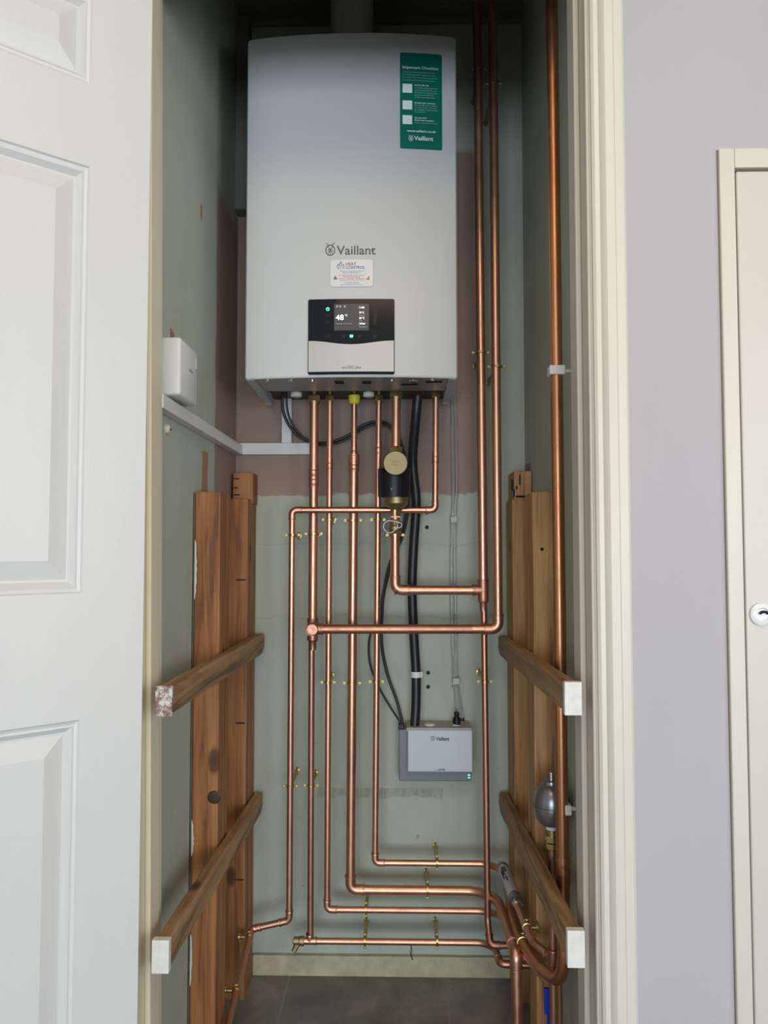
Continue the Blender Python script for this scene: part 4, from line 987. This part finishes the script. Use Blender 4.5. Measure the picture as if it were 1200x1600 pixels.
vx = at(713.5, 1125, -.05).x; b = NB(); lathe(b, [(0, .0095), (.016, .0095), (.017, .006), (.022, .0055), (.024, .0066), (.030, .0055)], (vx, -.05, zt + .002), (0, 0, 1), 18); tube(b, [(vx, -.05, zt + .014), (vx + .017, -.052, zt + .014)], .003, 8); lathe(b, [(0, .0048), (.003, .0048)], (vx + .016, -.052, zt + .014), (1, 0, 0), 10)
obj('check_valve', b, M['black_plastic'], pump, 'black outlet valve with side knob', 35)
b = NB(); cgx = at(627.5, 1138, -.045).x; box(b, cgx - .008, cgx + .006, -.052, -.03, pz1 - .002, pz1 + .010, .0015); obj('cable_gland', b, M['black_plastic'], pump, 'black cable entry')
b = NB(); x = at(680, 1156, -.0855); merge(b, text_bm('Vaillant', at(681, 1157, -.0855).x, at(681, 1157, -.0855).z, .0085, at(702, 1157, -.0855).x - at(681, 1157, -.0855).x, bold=.03))
lx, lz = at(676, 1153.5, -.0855).x, at(676, 1153.5, -.0855).z; stroke(b, [(lx - .0035, lz - .0045), (lx + .0035, lz - .0045), (lx + .0035, lz + .0045), (lx - .0035, lz + .0045)], .0009, 0, 0.0002, True); stroke(b, [(lx - .002, lz + .003), (lx, lz - .003), (lx + .002, lz + .003)], .0009, 0, .0002)
q = at(678.5, 1204, -.0855); merge(b, text_bm('eco', q.x, q.z, .0028, .0075)); q2_ = at(684.5, 1204, -.0855); merge(b, text_bm('LEVEL', q2_.x, q2_.z, .0042, .0175, bold=.03))
for v in b.verts: v.co.y = -.0854 - v.co.y
obj('cover_lettering', b, M['print_black'], cov, 'dark lettering')
b = NB()
for py in (1211, 1215): c = at(733, py, -.0605); obj('status_light', B(c.x - .0028, c.x + .0028, -.0612, -.059, c.z - .0014, c.z + .0014), M['led'], pump, 'lit green light')

# ------------------------------------------------------------------ trunking and receiver on the left
tz0, tz1 = 1.3275, 1.3515
b = NB(); box(b, XL, XL + .020, LY + .0, -.016, tz0, tz1, .0015); 
tag(obj('cable_trunking', b, M['white_plastic']), 'white cable trunking along the left wall under the white box', 'cable trunking', 'white cable trunking')
bx1 = at(484, 700, -.015).x
b = NB(); box(b, XL, bx1, -.016, 0, at(440, 710, -.016).z, at(440, 692, -.016).z, .0015); tag(obj('cable_trunking', b, M['white_plastic']), 'short level white trunking on the back wall reaching the first copper pipe', 'cable trunking', 'white cable trunking')
b = NB(); box(b, at(440, 660, -.016).x, at(455.5, 660, -.016).x, -.016, 0, at(440, 692, -.016).z, at(440, 605, -.016).z, .0015); tag(obj('cable_trunking', b, M['white_plastic']), 'short upright white trunking between the level trunking and the boiler', 'cable trunking', 'white cable trunking')
rec = thing('receiver_box', 'white plastic wireless receiver box on the left wall above the trunking', 'receiver box', (XL + .017, -.57, 1.357))
b = NB(); box(b, XL, XL + .036, -.628, -.515, 1.358, 1.461, .005, 3); obj('housing', b, M['white_plastic'], rec, None, 40)
b = text_bm('Vaillant', 0, 0, .006, .026, 'CENTER', .0)
for v in b.verts: v.co = Vector((XL + .0364, -.560 + v.co.x, 1.413 + v.co.z - 0))
obj('lettering', b, M['print_grey'], rec, 'tiny grey lettering')
b = NB(); box(b, XL + .035, XL + .0375, -.528, -.522, 1.425, 1.448, .0008); obj('indicator', b, M['chrome'], rec, 'shiny slot')
c = at(262, 670, X=XL + .003); b = lathe(NB(), [(0, .009), (.004, .0085), (.007, .006), (.008, 0)], (XL, c.y, c.z), (1, 0, 0), 14); w_ = obj('wall_plug', b, M['cream'], None, None, 30); tag(w_, 'cream plug stub with a hole on the left wall below the trunking', 'wall plug')
b = lathe(NB(), [(0, .0022), (.0008, .0022), (.0008, 0)], (XL + .0078, c.y + .001, c.z - .001), (1, -.3, 0), 10); obj('plug_hole', b, M['hole'], w_)
# black wall fixings
for x, y, lb in ((667, 801, 'topmost black wall fixing dot right of the hose'), (667, 824, 'black wall fixing dot just below the topmost one'), (669, 1051, 'upper black dot of the pair above the pump'), (669, 1073, 'lower black dot of the pair above the pump')):
    c = at(x, y, 0); b = lathe(NB(), [(0, .005), (.002, .0048), (.0025, .003), (.0015, 0)], (c.x, 0, c.z), (0, -1, 0), 14); tag(obj('wall_fixing', b, M['black_plastic'], None, None, 30), lb, 'wall fixing', 'black wall fixings')
# small blue thing and black lagging by the floor on the right
c = at(857, 1563, -.46); b = box(NB(), c.x - .008, c.x + .008, -.462, -.456, c.z - .025, c.z + .022, .001); box(b, c.x - .003, c.x + .003, -.458, -.456, FZ, c.z - .02, .0005)
tag(obj('blue_tag', b, M['blue']), 'bright blue plastic tag standing low behind the bottom right pipe', 'plastic tag')
b = NB(); lathe(b, [(0, .026), (.07, .018), (.08, .0125), (.08, .0112), (0, .0112)], (.234, -.366, FZ), (.0, 0, 1), 20)
tag(obj('pipe_lagging', b, M['black_rubber'], None, None, 40), 'black foam lagging round the foot of the thick right-hand pipe', 'pipe lagging')
